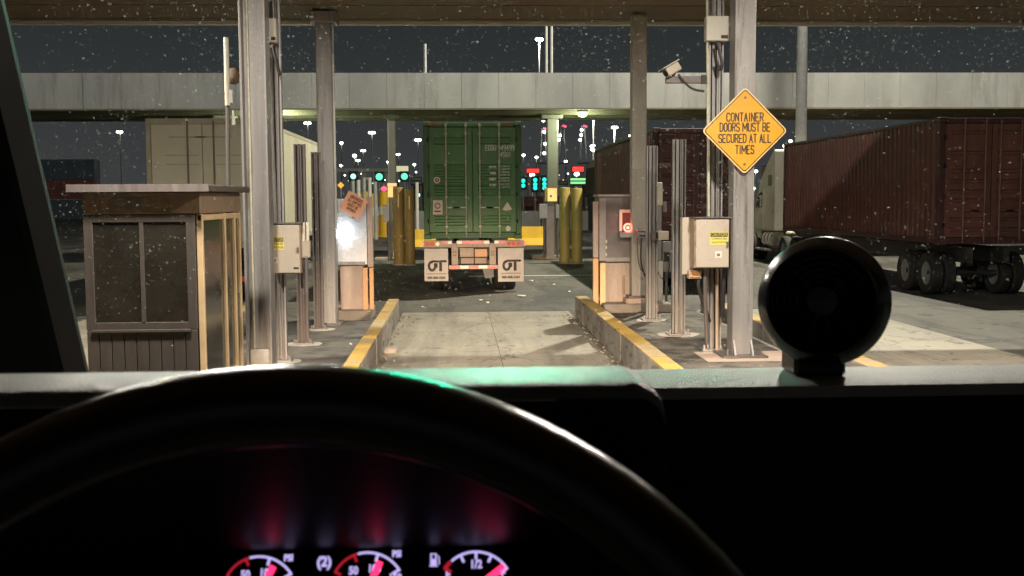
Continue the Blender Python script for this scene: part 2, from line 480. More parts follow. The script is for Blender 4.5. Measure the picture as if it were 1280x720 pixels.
M['trailer_dark'] = mat('trailer rail', (0.42, 0.38, 0.27), (0.32, 0.29, 0.2), 2, 0.5)
M['seam'] = mat('dark seam', (0.10, 0.085, 0.06), rough=0.8)
M['cab_white'] = mat('white cab paint', (0.60, 0.56, 0.44), (0.5, 0.46, 0.36), 1.5, 0.3, coat=0.4)
M['glass_dark'] = mat('dark cab glass', (0.02, 0.022, 0.024), rough=0.08, rvar=0.03)
M['chrome'] = mat('dull chrome', (0.65, 0.6, 0.5), (0.5, 0.45, 0.36), 4, 0.25, 0.9)
M['cable'] = mat('black cable', (0.035, 0.03, 0.028), rough=0.55)
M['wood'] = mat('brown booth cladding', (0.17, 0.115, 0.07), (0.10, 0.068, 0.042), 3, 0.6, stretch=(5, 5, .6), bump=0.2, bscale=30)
M['wood_dimmed'] = mat('booth cladding darkened as unlit', (0.045, 0.034, 0.026), (0.028, 0.022, 0.017), 3, 0.7, stretch=(5, 5, .6), bump=0.2, bscale=30)  # colour darkened so the booth reads as unlit
M['brass'] = mat('bronze door frame', (0.62, 0.46, 0.27), (0.5, 0.36, 0.2), 3, 0.4, 0.3)
M['booth_glass'] = mat('darkened booth glass', (0.022, 0.019, 0.014), (0.012, 0.01, 0.008), 2, 0.12)  # pane colour darkened with the cladding, as if unlit
M['greyblock'] = mat('grey barrier concrete', (0.36, 0.36, 0.35), (0.28, 0.28, 0.27), 1.5, 0.8)
M['olive'] = mat('olive tarpaulin', (0.15, 0.15, 0.085), (0.095, 0.095, 0.055), 1.2, 0.7)
M['stackred'] = mat('stacked container red', (0.24, 0.085, 0.075), (0.17, 0.06, 0.055), 0.6, 0.7)
M['stackblue'] = mat('stacked container slate', (0.10, 0.13, 0.16), (0.07, 0.09, 0.11), 0.6, 0.7)
M['stacktan'] = mat('stacked container tan', (0.36, 0.30, 0.2), (0.26, 0.21, 0.14), 0.6, 0.7)
M['stackgreen'] = mat('stacked container green', (0.08, 0.17, 0.1), (0.06, 0.12, 0.07), 0.6, 0.7)
M['mast'] = mat('mast steel', (0.42, 0.42, 0.41), rough=0.6)
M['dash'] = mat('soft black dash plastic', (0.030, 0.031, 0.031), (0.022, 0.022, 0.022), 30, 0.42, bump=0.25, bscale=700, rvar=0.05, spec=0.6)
M['dash_top_sheen'] = mat('dash hood greyed for sheen', (0.17, 0.175, 0.17), (0.14, 0.145, 0.14), 30, 0.36, bump=0.4, bscale=600, rvar=0.05, spec=0.6)  # hood top greyed so its colour carries the grazing sheen
M['pad_top_sheen'] = mat('dash pad paled for sheen', (0.42, 0.43, 0.41), (0.36, 0.37, 0.355), 30, 0.5, bump=0.4, bscale=600, rvar=0.05, spec=0.6)  # pad paled further, lamp light and sheen put into its colour
M['dash_black'] = mat('matt black dash panel', (0.006, 0.006, 0.006), rough=0.7, spec=0.2)
M['wheel'] = mat('black wheel leather', (0.008, 0.008, 0.008), (0.006, 0.006, 0.006), 60, 0.20, rvar=0.02, spec=0.75, bump=0.1, bscale=900)
M['bezel'] = mat('smoked cluster panel', (0.006, 0.005, 0.006), rough=0.42, rvar=0.02, spec=1.0)
M['gauge'] = mat('black gauge face', (0.005, 0.004, 0.006), rough=0.6, spec=0.2)
M['housing'] = mat('satin black plastic housing', (0.020, 0.019, 0.018), rough=0.22, rvar=0.04, spec=0.6)
M['housing_face'] = mat('matt black grille', (0.004, 0.004, 0.004), rough=0.8, spec=0.15)
M['g_white'] = glow('gauge white print', (0.60, 0.50, 1.0), 0.8, True)
M['g_red'] = glow('gauge red print', (1.0, 0.03, 0.06), 0.32, True)
M['g_needle'] = glow('gauge red needle', (1.0, 0.02, 0.10), 2.4, True)
M['lamp_flood'] = glow('floodlight lens', (1.0, 0.97, 0.86), 14)
M['lamp_yard'] = glow('yard lamp lens', (0.95, 1.0, 0.92), 9)
M['lamp_green'] = glow('green-white lamp lens', (0.45, 1.0, 0.24), 6)
M['led_cyan'] = glow('cyan LED', (0.02, 0.85, 0.66), 1.3)
M['led_teal'] = glow('teal signal lens', (0.13, 0.80, 0.50), 1.3)
M['led_mint'] = glow('mint signal lens', (0.40, 0.95, 0.72), 1.5)
M['led_red'] = glow('red sign LED', (1.0, 0.035, 0.03), 1.6)
M['led_pink'] = glow('pink-red light', (1.0, 0.12, 0.2), 1.2)
M['led_sign_green'] = glow('green message sign LED', (0.32, 0.95, 0.35), 0.9)
M['lit_sign'] = glow('lit pale sign', (0.85, 0.78, 0.5), 0.55)
M['lit_orange'] = glow('lit orange light box', (1.0, 0.55, 0.2), 0.75)
M['lit_amber'] = glow('lit amber sign', (1.0, 0.45, 0.05), 0.75)
M['blue_white'] = glow('blue-white lamp lens', (0.86, 0.93, 1.0), 70)
M['ring_red'] = glow('red status ring', (1.0, 0.30, 0.24), 1.7)
M['screen'] = glow('dim red screen', (0.10, 0.02, 0.015), 0.6)
M['traffic_green'] = glow('green traffic lens', (0.0, 1.0, 0.55), 30)

# ------------------------------------------------------------------ ground and lane
b = B().add([(-1500, -30, 0), (1500, -30, 0), (1500, 3200, 0), (-1500, 3200, 0)], [(0, 1, 2, 3)])
struct(b.obj('ground', M['asphalt']))
b = bpy.data.objects.new('lane_pavement', None)
COL.objects.link(b)
OFF[b] = Vector((0, 0, 0))
struct(b)
for (y0, y1) in ((5.0, 10.9), (10.92, 16.85), (16.87, 22.8)):
    for (x0, x1) in ((-1.14, 0.604), (0.608, 2.25)):
        k = B().box(x0 + .003, x1 - .003, y0, y1, -0.1, 0.006).obj('slab', M['concrete'], b)
        k.data.materials[0] = M['concrete']
# far-lane pavements each side
for nm, x0, x1 in (('neighbour_lane_pavement', -7.3, -3.92), ('neighbour_lane_pavement', 4.78, 8.1)):
    struct(B().box(x0, x1, 5, 22.8, -0.1, 0.005).obj(nm, M['concrete']))
struct(B().box(-3.68, -1.345, 5, 22.4, -0.1, 0.02).obj('island_pavement', M['island_dark']))
struct(B().box(2.495, 4.5, 5, 22.0, -0.1, 0.2).obj('island_pavement', M['island'], bevel=0.02))
# yard markings beyond the gate
for i, (px, Y) in enumerate(((690, 33.5), (560, 70), (700, 72))):
    x = ax(px, Y)
    struct(B().box(x - 2.5, x + 2.5, Y, Y + 0.25, -0.02, 0.005).obj('painted_line', M['grout']))

def kerb(label, x0, x1, y0, y1, h, z0=0.0, step=1.18, worn=()):
    root = thing('concrete_kerb', label, 'kerb', ((x0 + x1) / 2, y0, z0))
    y, i = y0, 0
    while y < y1 - .05:
        ye = min(y + step, y1)
        g = random.uniform(-.006, .006)
        s_ = B().box(x0 + g, x1 + g, y + .006, ye - .006, z0, z0 + h + random.uniform(-.006, .006)).obj('kerb_segment', M['kerb'], root, bevel=0.012)
        zt = z0 + h + .008
        B().box(x0 + .006 + g, x1 - .006 + g, y + .012, ye - .012, zt - .012, zt).obj('painted_top', M['kerb_worn'] if i in worn else M['kerb_paint'], s_)
        y, i = ye, i + 1
    return root

kerb('yellow-topped concrete kerb left of the open lane beside the sensor post island', -1.34, -1.14, 6, 21.5, 0.40, worn=(9,))
kerb('long yellow-topped concrete kerb right of the open lane below the ticket kiosk', 2.25, 2.48, 6, 21.5, 0.42, worn=(12, 6))
kerb('far yellow-topped kerb on the outer edge of the island with the warning sign', 4.5, 4.75, 8, 20.6, 0.42, z0=0.01)
kerb('outer kerb beside the cream trailer lane left of the guard booth', -3.9, -3.69, 6, 21.5, 0.40)
struct(B().box(4.40, 4.46, 7, 20.5, 0.1, 0.204).obj('painted_line', M['grout']))

# debris along the kerbs
b = B()
for i in range(150):
    side = random.random() < .62
    y = random.uniform(12.5, 22)
    if side: x = 2.25 - abs(random.gauss(0, .12)) - .02
    else: x = -1.14 + abs(random.gauss(0, .1)) + .02
    s_ = random.uniform(.008, .032)
    rot = Matrix.Rotation(random.uniform(0, 3), 3, 'Z') @ Matrix.Rotation(random.uniform(0, 1), 3, 'X')
    b.cbox((x, y, .008 + s_ * .35), (s_ * random.uniform(.8, 2), s_, s_ * .7), rot)
tag(b.obj('gravel', M['kerb']), kind='stuff')
b = B()
for px, py, Y, w in ((652, 371, 0, .42), (601, 376, 0, .22), (610, 379, 0, .15), (664, 352, 0, .3), (640, 336, 0, .4), (570, 362, 0, .12),
                     (438, 430, 0, .1), (712, 366, 0, .2), (693, 357, 0, .18), (528, 384, 0, .1), (482, 398, 0, .14)):
    Y = 2.29 / ((249 - py) / -FOC)
    c = at(px, py, Y)
    n = 7
    w *= .6
    ring = [(c.x + w * .5 * random.uniform(.6, 1) * math.cos(6.283 * i / n), Y + w * .6 * random.uniform(.5, 1) * math.sin(6.283 * i / n), random.uniform(.015, .05)) for i in range(n)]
    b.add(ring + [(c.x, Y, .05)], [(i, (i + 1) % n, n) for i in range(n)])
tag(b.obj('litter', M['paper']), kind='stuff')
tag(B().box(-1.13, -.93, 16.6, 16.9, .006, .09).obj('concrete_chunk', M['plinth'], bevel=.02, origin=(-1.03, 16.75, 0)),
    'small pale concrete chunk at the foot of the left lane kerb', 'rubble')

# ------------------------------------------------------------------ near canopy (overhead)
H1, E1 = 5.7, 21.9
root = thing('near_canopy', 'brown-soffited toll canopy roof overhead across the top of the view', 'canopy', (1, 8, H1))
B().box(-16, 18, -8, E1, H1, H1 + .55).obj('roof_slab', M['soffit'], root)
for i in range(6):
    y = 14.0 + i * 1.5
    B().box(-15.9, 17.9, y, y + .05, H1 - .012, H1 - .001).obj('deck_seam', M['soffit'], root)
B().box(-16, 18, E1 + .003, E1 + .05, H1 - .05, H1 + .7).obj('fascia', M['fascia'], root)
B().box(-16, 18, E1 - .10, E1 + .055, H1 - .06, H1 - .002).obj('edge_trim', M['white'], root)

def soffit_lamp(x, y, label, power, z=H1):
    r_ = thing('canopy_light', label, 'light', (x, y, z - .1), 'square lights under the near canopy')
    B().box(x - .3, x + .3, y - .3, y + .3, z - .14, z - .04).obj('housing', M['white'], r_)
    B().box(x - .24, x + .24, y - .24, y + .24, z - .15, z - .142).obj('lens', M['lamp_yard'], r_)
    ld = bpy.data.lights.new('soffit_lamp', 'AREA')
    ld.energy = power
    ld.size = .5
    ld.color = (1.0, 0.89, 0.79)
    lo = bpy.data.objects.new('soffit_lamp', ld)
    COL.objects.link(lo)
    lo.parent = r_
    lo.location = (0, 0, -.06)
    return r_
soffit_lamp(-2.3, 9.8, 'square canopy light over the left island beyond the top edge', LAMP_SOFFIT * .85)
soffit_lamp(3.4, 9.6, 'square canopy light over the right island beyond the top edge', LAMP_SOFFIT)
soffit_lamp(-5.6, 15.0, 'square canopy light over the cream trailer lane beyond the top edge', LAMP_SOFFIT * .5)
soffit_lamp(6.5, 15.0, 'square canopy light over the maroon container lane beyond the top edge', LAMP_SOFFIT * .25)

# lane signal hung from the canopy, out of shot above; its green shows on the dash
r_ = thing('lane_signal', 'green lane signal hung from the near canopy above the open lane', 'traffic light', (.55, 13.2, 5.0))
B().box(.35, .75, 13.2, 13.4, 4.85, 5.45).obj('housing', M['black'], r_, bevel=.02)
B().lathe([(0, 0), (.13, 0), (.13, .015), (0, .015)], (.55, 13.18, 5.05), (0, 1, 0), 20).obj('lens', M['traffic_green'], r_)
ld = bpy.data.lights.new('signal_beam', 'SPOT')
ld.energy = 800
ld.color = (0.0, 1.0, 0.55)
ld.spot_size = R(13)
ld.spot_blend = .5
ld.shadow_soft_size = .12
lo = bpy.data.objects.new('signal_beam', ld)
COL.objects.link(lo)
lo.parent = r_
lo.location = (0, -.1, .05)
lo.rotation_euler = Vector((-.5, -12.5, -2.6)).to_track_quat('-Z', 'Y').to_euler()
B().cyl((.55, 13.3, 5.45), (.55, 13.3, H1 - .04), .03).obj('hanger', M['galv'], r_)

# ------------------------------------------------------------------ steel columns
def bolt_set(bld, x, y, z, d, r=.02, h=.05):
    for a in (-1, 1):
        for c in (-1, 1):
            bld.cyl((x + a * d, y + c * d, z), (x + a * d, y + c * d, z + h), r, 6)

# near left H column
Y = 15.0
x0, x1 = ax(311, Y, 440), ax(343, Y, 440)
root = thing('steel_column', 'wide galvanised H column at left beside the guard booth', 'column', ((x0 + x1) / 2, Y, .02))
B().box(x0, x0 + .03, Y - .17, Y + .17, .02, H1 - .002).obj('flange', M['galv'], root, bevel=.004)
B().box(x1 - .03, x1, Y - .17, Y + .17, .02, H1 - .002).obj('flange', M['galv'], root, bevel=.004)
B().box(x0 + .032, x1 - .032, Y - .015, Y + .015, .02, H1 - .002).obj('web', M['galv'], root)
B().box(x0 + .034, x1 - .034, Y - .15, Y - .02, .02, .34).obj('grout_block', M['grout'], root, bevel=.02)
B().box(x0 - .1, x1 + .1, Y - .27, Y + .27, .022, .045).obj('base_plate', M['galv_dark'], root)
B().cyl((x0 + .09, Y - .06, .3), (x0 + .09, Y - .06, H1), .016, 8).obj('conduit', M['rod'], root)

# near right box column
Y = 14.6
x0, x1 = ax(915.5, Y, 400), ax(941, Y, 400)
SIGNX = (x0 + x1) / 2
root = thing('steel_column', 'broad galvanised column carrying the yellow diamond warning sign', 'column', (SIGNX, Y, .2))
B().box(x0, x1, Y, Y + .30, .2, H1 - .002).obj('shaft', M['galv'], root, bevel=.006)
B().box(x0 - .16, x1 + .16, Y - .2, Y + .42, .202, .228).obj('base_plate', M['galv_dark'], root)
k = B()
for a in (x0 - .08, x1 + .08):
    k.cyl((a, Y - .09, .228), (a, Y - .09, .31), .018, 6)
    B().cyl((a, Y - .09, .228), (a, Y - .09, .31), .018, 6).obj('anchor_bolt', M['galv_dark'], root)
for a in (x0 + .02, x1 - .02):
    B().add([(a - .012, Y - .003, .228), (a + .012, Y - .003, .228), (a + .012, Y - .12, .228), (a - .012, Y - .12, .228), (a - .012, Y - .003, .42), (a + .012, Y - .003, .42)],
            [(0, 1, 2, 3), (0, 4, 5, 1), (4, 3, 2, 5), (0, 3, 4), (1, 5, 2)]).obj('gusset', M['galv'], root)
B().box(x0 - .42, x1 + .5, Y - .45, Y + .5, .1, .2015).obj('grout_pad', M['pink'], root)

# diamond sign
C = at(931, 163.5, 14.53)
root = thing('warning_sign', 'yellow diamond sign reading CONTAINER DOORS MUST BE SECURED AT ALL TIMES', 'sign', C)
def diamond(h, r, n=6):
    pts = []
    for k in range(4):
        a0 = math.pi / 2 * k
        cx, cy = (h - r * 1.414) * math.cos(a0), (h - r * 1.414) * math.sin(a0)
        for j in range(n + 1):
            a = a0 - math.pi / 4 + math.pi / 2 * j / n
            pts.append((cx + r * math.cos(a), cy + r * math.sin(a)))
    return pts
mS = facing(C)
hh = .565
B(mS).prism(diamond(hh, .05), lambda a, c, t: (a, c, t), -.006, 0).obj('face', M['sign_edge'], root)
def ring(bld, P, Q, z):
    n = len(P)
    bld.add([(x, y, z) for x, y in P] + [(x, y, z) for x, y in Q], [(i, (i + 1) % n, n + (i + 1) % n, n + i) for i in range(n)])
B(mS).add([(x, y, .003) for x, y in diamond(hh - .024, .042)], [tuple(range(28))]).obj('yellow_sheet', M['sign_yellow'], root)
k = B(mS)
ring(k, diamond(hh - .024, .042), diamond(hh - .040, .036), .005)
k.obj('border_line', M['ink'], root)
pz = 14.53 / FOC
for s_, dy in (('CONTAINER', 146.5), ('DOORS MUST BE', 159), ('SECURED AT ALL', 173), ('TIMES', 187)):
    wpx = {'CONTAINER': 46, 'DOORS MUST BE': 63, 'SECURED AT ALL': 66, 'TIMES': 23}[s_]
    strokes('lettering', s_, wpx * pz, 10.2 * pz, .0145, mS @ Matrix.Translation((0, (163.5 - dy) * pz, .006)), M['ink'], root)
for dy in (-.43, .43):
    B(mS).cyl((0, dy, .004), (0, dy, .014), .016, 10).obj('bolt', M['galv_dark'], root)
B(mS).box(-.05, .05, -.5, .5, -.06, -.008).obj('bracket', M['galv_dark'], root)

def round_column(label, px, py, Y, z0, w, m, cap=None, plinth=False):
    x = ax(px, Y, py)
    r_ = thing('canopy_column', label, 'column', (x, Y, z0))
    B().box(x - w / 2, x + w / 2, Y - w / 2, Y + w / 2, z0, H1 - .04).obj('shaft', m, r_, bevel=.03, seg=2)
    B().box(x - w * .75, x + w * .75, Y - w * .75, Y + w * .75, z0, z0 + .04).obj('base_plate', M['galv_dark'], r_)
    if cap:
        B().box(x - cap, x + cap, Y - .25, Y + .25, H1 - .24, H1 - .042).obj('capital', m, r_, bevel=.01)
    if plinth:
        B().box(x - w * .95, x + w * .95, Y - w * .95, Y + w * .95, z0 - .1, z0 - .001).obj('base_collar', M['pink'], r_, bevel=.01)
    return r_, x
r_, x = round_column('canopy column with a square capital behind the left sensor posts', 409, 230, 20.6, .02, .30, M['galv'], cap=.235)
B().cyl((x + .165, 20.45, 1.9), (x + .165, 20.45, 4.9), .018, 8).obj('conduit', M['white'], r_)
round_column('grey canopy column standing on the concrete plinth beside the ticket kiosk', 797.5, 250, 20.75, .46, .275, M['galv_green'], plinth=True)

# ------------------------------------------------------------------ strut posts
def channel(bld, x, y, w, d, z0, z1):
    t = w * .16
    bld.box(x - w / 2, x + w / 2, y + d - t, y + d, z0, z1)
    bld.box(x - w / 2, x - w / 2 + t, y, y + d - t, z0, z1)
    bld.box(x + w / 2 - t, x + w / 2, y, y + d - t, z0, z1)
    bld.box(x - w / 2 + t, x - w / 2 + t * 2.1, y, y + t, z0, z1)
    bld.box(x + w / 2 - t * 2.1, x + w / 2 - t, y, y + t, z0, z1)

def strut_post(label, x, Y, z0, z1, w, n, m, pad=0, group=None):
    r_ = thing('strut_post', label, 'post', (x, Y, z0), group)
    cw = w / n
    for i in range(n):
        k = B()
        channel(k, x - w / 2 + cw * (i + .5), Y + (0.012 if i % 2 else 0), cw - .002, .10, z0 + .02, z1)
        k.obj('channel', m, r_)
    B().box(x - w * .85, x + w * .85, Y - .08, Y + .2, z0 + .002, z0 + .03).obj('base_plate', M['galv'], r_)
    for a in (-1, 1):
        B().cyl((x + a * w * .7, Y - .04, z0 + .03), (x + a * w * .7, Y - .04, z0 + .09), .022, 6).obj('anchor_bolt', M['galv'], r_)
        B().add([(x + a * w * .5, Y + .04, z0 + .03), (x + a * w * .66, Y + .04, z0 + .03), (x + a * w * .5, Y + .04, z0 + .11),
                 (x + a * w * .5, Y + .06, z0 + .03), (x + a * w * .66, Y + .06, z0 + .03), (x + a * w * .5, Y + .06, z0 + .11)],
                [(0, 1, 2), (3, 5, 4), (0, 3, 4, 1), (1, 4, 5, 2), (0, 2, 5, 3)]).obj('gusset', M['galv'], r_)
    if pad:
        nn = 18
        pts = [(x + pad * random.uniform(.8, 1.05) * math.cos(6.283 * i / nn), Y + .05 + pad * .9 * random.uniform(.8, 1.05) * math.sin(6.283 * i / nn)) for i in range(nn)]
        B().prism(pts, lambda a, c, t: (a, c, t), z0 - .02, z0 + .006).obj('grout_pad', M['grout'], r_)
    return r_

LP = strut_post('tall three-channel post with conduit carrying the left tan cabinet', ax(349, 15.9, 400), 15.9, .02, H1 - .002, .20, 3, M['galv'], .3)
strut_post('short dark sensor post in front of the cream trailer, nearer of two', ax(377, 17.8, 340), 17.8, .02, az(180, 17.8, 374), .175, 2, M['galv_dark'], .34)
strut_post('short dark sensor post close beside the left capital column', ax(397, 19.8, 330), 19.8, .02, az(190, 19.8, 397), .17, 2, M['galv_dark'], .3)
RP = strut_post('tall strut post with conduits carrying the right tan cabinet and camera', ax(894, 15.2, 250), 15.2, .2, H1 - .002, .20, 3, M['galv'], 0)
strut_post('pale galvanised sensor post with white grout ring left of the right cabinet', ax(849, 17.0, 300), 17.0, .2, az(174, 17.0, 848), .20, 3, M['galv'], .36)
strut_post('galvanised sensor post nearest the grey plinth column', ax(815, 19.1, 300), 19.1, .2, az(182, 19.1, 815), .19, 3, M['galv'], .3)

def junction_box(label, px0, px1, py0, py1, Y):
    a, c = at(px0, py0, Y), at(px1, py1, Y)
    r_ = thing('junction_box', label, 'junction box', ((a.x + c.x) / 2, Y, c.z), 'pale boxes high on the strut posts')
    B().box(a.x, c.x, Y - .16, Y - .004, c.z, a.z).obj('housing', M['lightbox'], r_, bevel=.012, seg=2)
    w = c.x - a.x
    B().box(c.x - w * .36, c.x - w * .06, Y - .165, Y - .1602, c.z + .03, c.z + .075).obj('nameplate', M['ink'], r_)
    B().cyl((a.x + w * .6, Y - .08, c.z - .07), (a.x + w * .6, Y - .08, c.z + .01), .03, 8).obj('gland', M['galv_dark'], r_)
    return r_
junction_box('pale box with black nameplate high on the left strut post', 329, 348, 25, 55, 15.88)
junction_box('pale box with black nameplate high on the right strut post', 880, 908, 22, 53, 15.18)

def hang(name, label, pts, r=.02, m='cable', cat='cable'):
    # smooth the path
    P = [Vector(p) for p in pts]
    for _ in range(2):
        Q = [P[0]]
        for i in range(len(P) - 1):
            Q += [P[i] * .75 + P[i + 1] * .25, P[i] * .25 + P[i + 1] * .75]
        P = Q + [P[-1]]
    o = B().tube(P, r).obj(name, M[m], origin=P[0], smooth=True)
    return tag(o, label, cat)
hang('cable', 'black cable looping down from the high box on the left post', [at(341, 57, 15.75), at(343, 68, 15.7), at(347, 84, 15.7), at(350, 94, 15.75)], .022)
hang('cable', 'black cable loop hanging under the high box on the right post', [at(896, 54, 15.0), at(900, 66, 14.95), at(903, 80, 14.95), at(901, 90, 14.98), at(896, 76, 15.0)], .022)
hang('conduit', 'pair-forming dark conduit running up above the left high box', [at(337, 25, 15.8), at(335, -20, 15.8)], .03)
hang('conduit', 'thin conduit running up above the left high box beside the darker one', [at(343, 25, 15.8), at(341, -20, 15.8)], .022, 'galv_dark')
hang('conduit', 'steel conduit running down the left post behind the tan cabinet', [at(336, 58, 15.82), at(345, 280, 15.82), at(352, 444, 15.82)], .025, 'galv')
hang('conduit', 'pale conduit running the full height of the right strut post', [at(884, -15, 15.12), at(885, 150, 15.12), at(886, 272, 15.12)], .02, 'rod')
hang('conduit', 'dark conduit running up above the right high box', [at(892, 23, 15.1), at(891.5, -20, 15.1)], .03, 'galv_dark')

# cctv camera on bracket
p = at(880, 99, 15.15)
root = thing('cctv_camera', 'tan security camera on a bracket arm reaching from the right strut post', 'camera', p)
a0, a1 = at(832, 100, 15.1), at(882, 98, 15.1)
B().box(a0.x, a1.x, 15.06, 15.14, a0.z - .045, a0.z + .045).obj('bracket_arm', M['galv_dark'], root, bevel=.006)
B().box(a1.x - .07, a1.x, 15.03, 15.058, a0.z - .06, a0.z + .06).obj('clamp', M['steel_dark'], root)
c = at(840, 87, 15.0)
rot = Matrix.Rotation(R(-30), 3, 'Y') @ Matrix.Rotation(R(20), 3, 'Z')
B().cbox(c, (.22, .13, .12), rot).obj('camera_body', M['cabinet'], root, bevel=.02, seg=2)
B().cbox(Vector(c) + rot @ Vector((-.015, 0, .07)), (.29, .16, .014), rot).obj('sun_shield', M['lightbox'], root, bevel=.004)
B().cyl(Vector(c) + rot @ Vector((-.11, 0, 0)), Vector(c) + rot @ Vector((-.125, 0, 0)), .045, 14).obj('lens', M['glass_dark'], root)
B().cyl(Vector(c) + rot @ Vector((.02, 0, -.05)), (c.x + .03, 15.1, a0.z + .04), .02, 8).obj('mount', M['galv_dark'], root)
hang('cable', 'black cable drooping from the security camera to the right strut post', [at(848, 93, 15.05), at(855, 103, 15.02), at(866, 112, 15.02), at(880, 114, 15.05)], .016)

def cabinet(label, px0, px1, py0, py1, Y, dep, stick, small, plate, flip):
    a, c = at(px0, py0, Y), at(px1, py1, Y)
    r_ = thing('electrical_cabinet', label, 'cabinet', ((a.x + c.x) / 2, Y + dep / 2, c.z), 'tan electrical cabinets on the strut posts')
    B().box(a.x, c.x, Y, Y + dep, c.z, a.z).obj('body', M['cabinet_side'], r_, bevel=.008)
    d = B().box(a.x + .018, c.x - .006, Y - .025, Y - .001, c.z + .012, a.z - .012).obj('door', M['cabinet'], r_, bevel=.008, seg=2)
    B().box(a.x - .02, c.x + .02, Y - .05, Y + dep + .02, a.z + .002, a.z + .016).obj('rain_lip', M['galv_dark'], r_)
    hx = a.x + .004
    for q in (.18, .5, .82):
        B().cyl((hx, Y - .03, c.z + (a.z - c.z) * q - .03), (hx, Y - .03, c.z + (a.z - c.z) * q + .03), .009, 8).obj('hinge', M['galv'], d)
    lx = c.x - .03
    B().box(lx - .014, lx + .014, Y - .05, Y - .027, (a.z + c.z) / 2 - .05, (a.z + c.z) / 2 + .02).obj('latch', M['galv_dark'], d)
    s0, s1 = at(stick[0], stick[1], Y), at(stick[2], stick[3], Y)
    st = B().box(s0.x, s1.x, Y - .028, Y - .0255, s1.z, s0.z).obj('caution_sticker', M['sticker'], r_)
    sh = s0.z - s1.z
    B().box(s0.x + .006, s1.x - .006, Y - .0295, Y - .0282, s0.z - sh * .37, s0.z - sh * .05).obj('black_header', M['ink'], st)
    sw = s1.x - s0.x
    for wd, q, sz, mm in (('CAUTION', .205, .30, 'sticker'), ('CAMERAS ARE', .52, .19, 'ink'), ('ALWAYS IN USE', .80, .19, 'ink')):
        t = text('lettering', wd, sh * sz * 1.15, facing(((s0.x + s1.x) / 2, Y - .0305, s0.z - sh * q)), M[mm], st, 1, 0)
        xs = [v.co.x for v in t.data.vertices]
        cx, w = (max(xs) + min(xs)) / 2, max(xs) - min(xs)
        for v in t.data.vertices:
            v.co.x = cx + (v.co.x - cx) * (sw * .84 / w)
    q0 = at(small[0], small[1], Y)
    B().box(q0.x - .045, q0.x + .045, Y - .028, Y - .0255, q0.z - .045, q0.z + .045).obj('white_label', M['paper'], r_)
    B().box(q0.x - .02, q0.x + .02, Y - .0292, Y - .0282, q0.z - .02, q0.z + .012).obj('symbol', M['brown_ink'], r_)
    if plate:
        q0 = at(plate[0], plate[1], Y)
        B().box(q0.x - .035, q0.x + .035, Y - .03, Y - .0255, q0.z - .012, q0.z + .012).obj('nameplate', M['ink'], r_)
    return r_
cabinet('tan electrical cabinet with yellow caution sticker on the left strut post', 338, 376, 280, 342, 15.6, .22, (338.8, 296, 355.5, 312.5), (343.5, 325), (370.5, 335), False)
cabinet('tan electrical cabinet with yellow caution sticker on the right strut post', 868, 911, 273, 335, 14.75, .28, (887, 290, 909.5, 306), (897.5, 318), None, True)
# flanking boxes
def plain_box(name, label, cat, px0, px1, py0, py1, Y, dep, m, bevel=.008):
    a, c = at(px0, py0, Y), at(px1, py1, Y)
    o = B().box(a.x, c.x, Y, Y + dep, c.z, a.z).obj(name, M[m], bevel=bevel, origin=((a.x + c.x) / 2, Y, c.z))
    return tag(o, label, cat)
root = thing('disconnect_box', 'narrow grey disconnect box attached left of the right tan cabinet', 'switch box', at(860, 343, 15.0))
a, c = at(853, 272, 15.0), at(867, 343, 15.0)
B().box(a.x, c.x, 15.0, 15.14, c.z, a.z).obj('housing', M['cabinet'], root, bevel=.006)
B().box(c.x + .002, c.x + .06, 15.02, 15.13, c.z + .05, a.z - .06).obj('spacer', M['cabinet_side'], root)
root = thing('orange_outlet_box', 'rusty orange outlet box under the right tan cabinet', 'outlet box', at(869, 348, 14.9))
a, c = at(861, 338, 14.9), at(877, 348.5, 14.9)
B().box(a.x, c.x, 14.9, 15.04, c.z, a.z).obj('housing', M['pink'], root, bevel=.008)
B().box(a.x + .02, c.x - .02, 14.885, 14.898, c.z + .02, a.z - .02).obj('cover', M['orange_strip'], root, bevel=.004)
hang('conduit', 'black flexible conduit curving down left of the right tan cabinet post', [at(873, 349, 14.95), at(873, 360, 14.95), at(878, 376, 15.0), at(884, 392, 15.1), at(887, 402, 15.15)], .025)
hang('conduit', 'dark conduit dropping from the right cabinet to the island beside its post', [at(882, 335, 14.9), at(881, 360, 14.95), at(884, 430, 15.1)], .03, 'galv_dark')
hang('conduit', 'black conduit dropping right of the right cabinet post', [at(905, 335, 14.95), at(904, 372, 15.0), at(903, 398, 15.1)], .028)
hang('conduit', 'brown steel conduit running up the front of the right cabinet post', [at(896, 337, 15.08), at(896, 440, 15.08)], .022, 'cabinet_side')
root = thing('switch_box', 'small grey switch box with pale conduits beside the left tan cabinet', 'switch box', at(381, 322, 15.75))
a, c = at(376.5, 301, 15.75), at(387.5, 322, 15.75)
B().box(a.x, c.x, 15.75, 15.85, c.z, a.z).obj('housing', M['cabinet'], root, bevel=.006)
for px in (379.3, 384.6):
    B().cyl(at(px, 301, 15.8), at(px, 278, 15.8), .022, 8).obj('conduit', M['cream'], root)
B().box(a.x + .02, c.x - .02, 15.742, 15.749, c.z + .02, a.z - .02).obj('cover', M['cabinet'], root)
hang('conduit', 'dark flexible conduit curving below the small left switch box', [at(380, 323, 15.8), at(379, 333, 15.78), at(377, 342, 15.8), at(378, 360, 15.9)], .02)

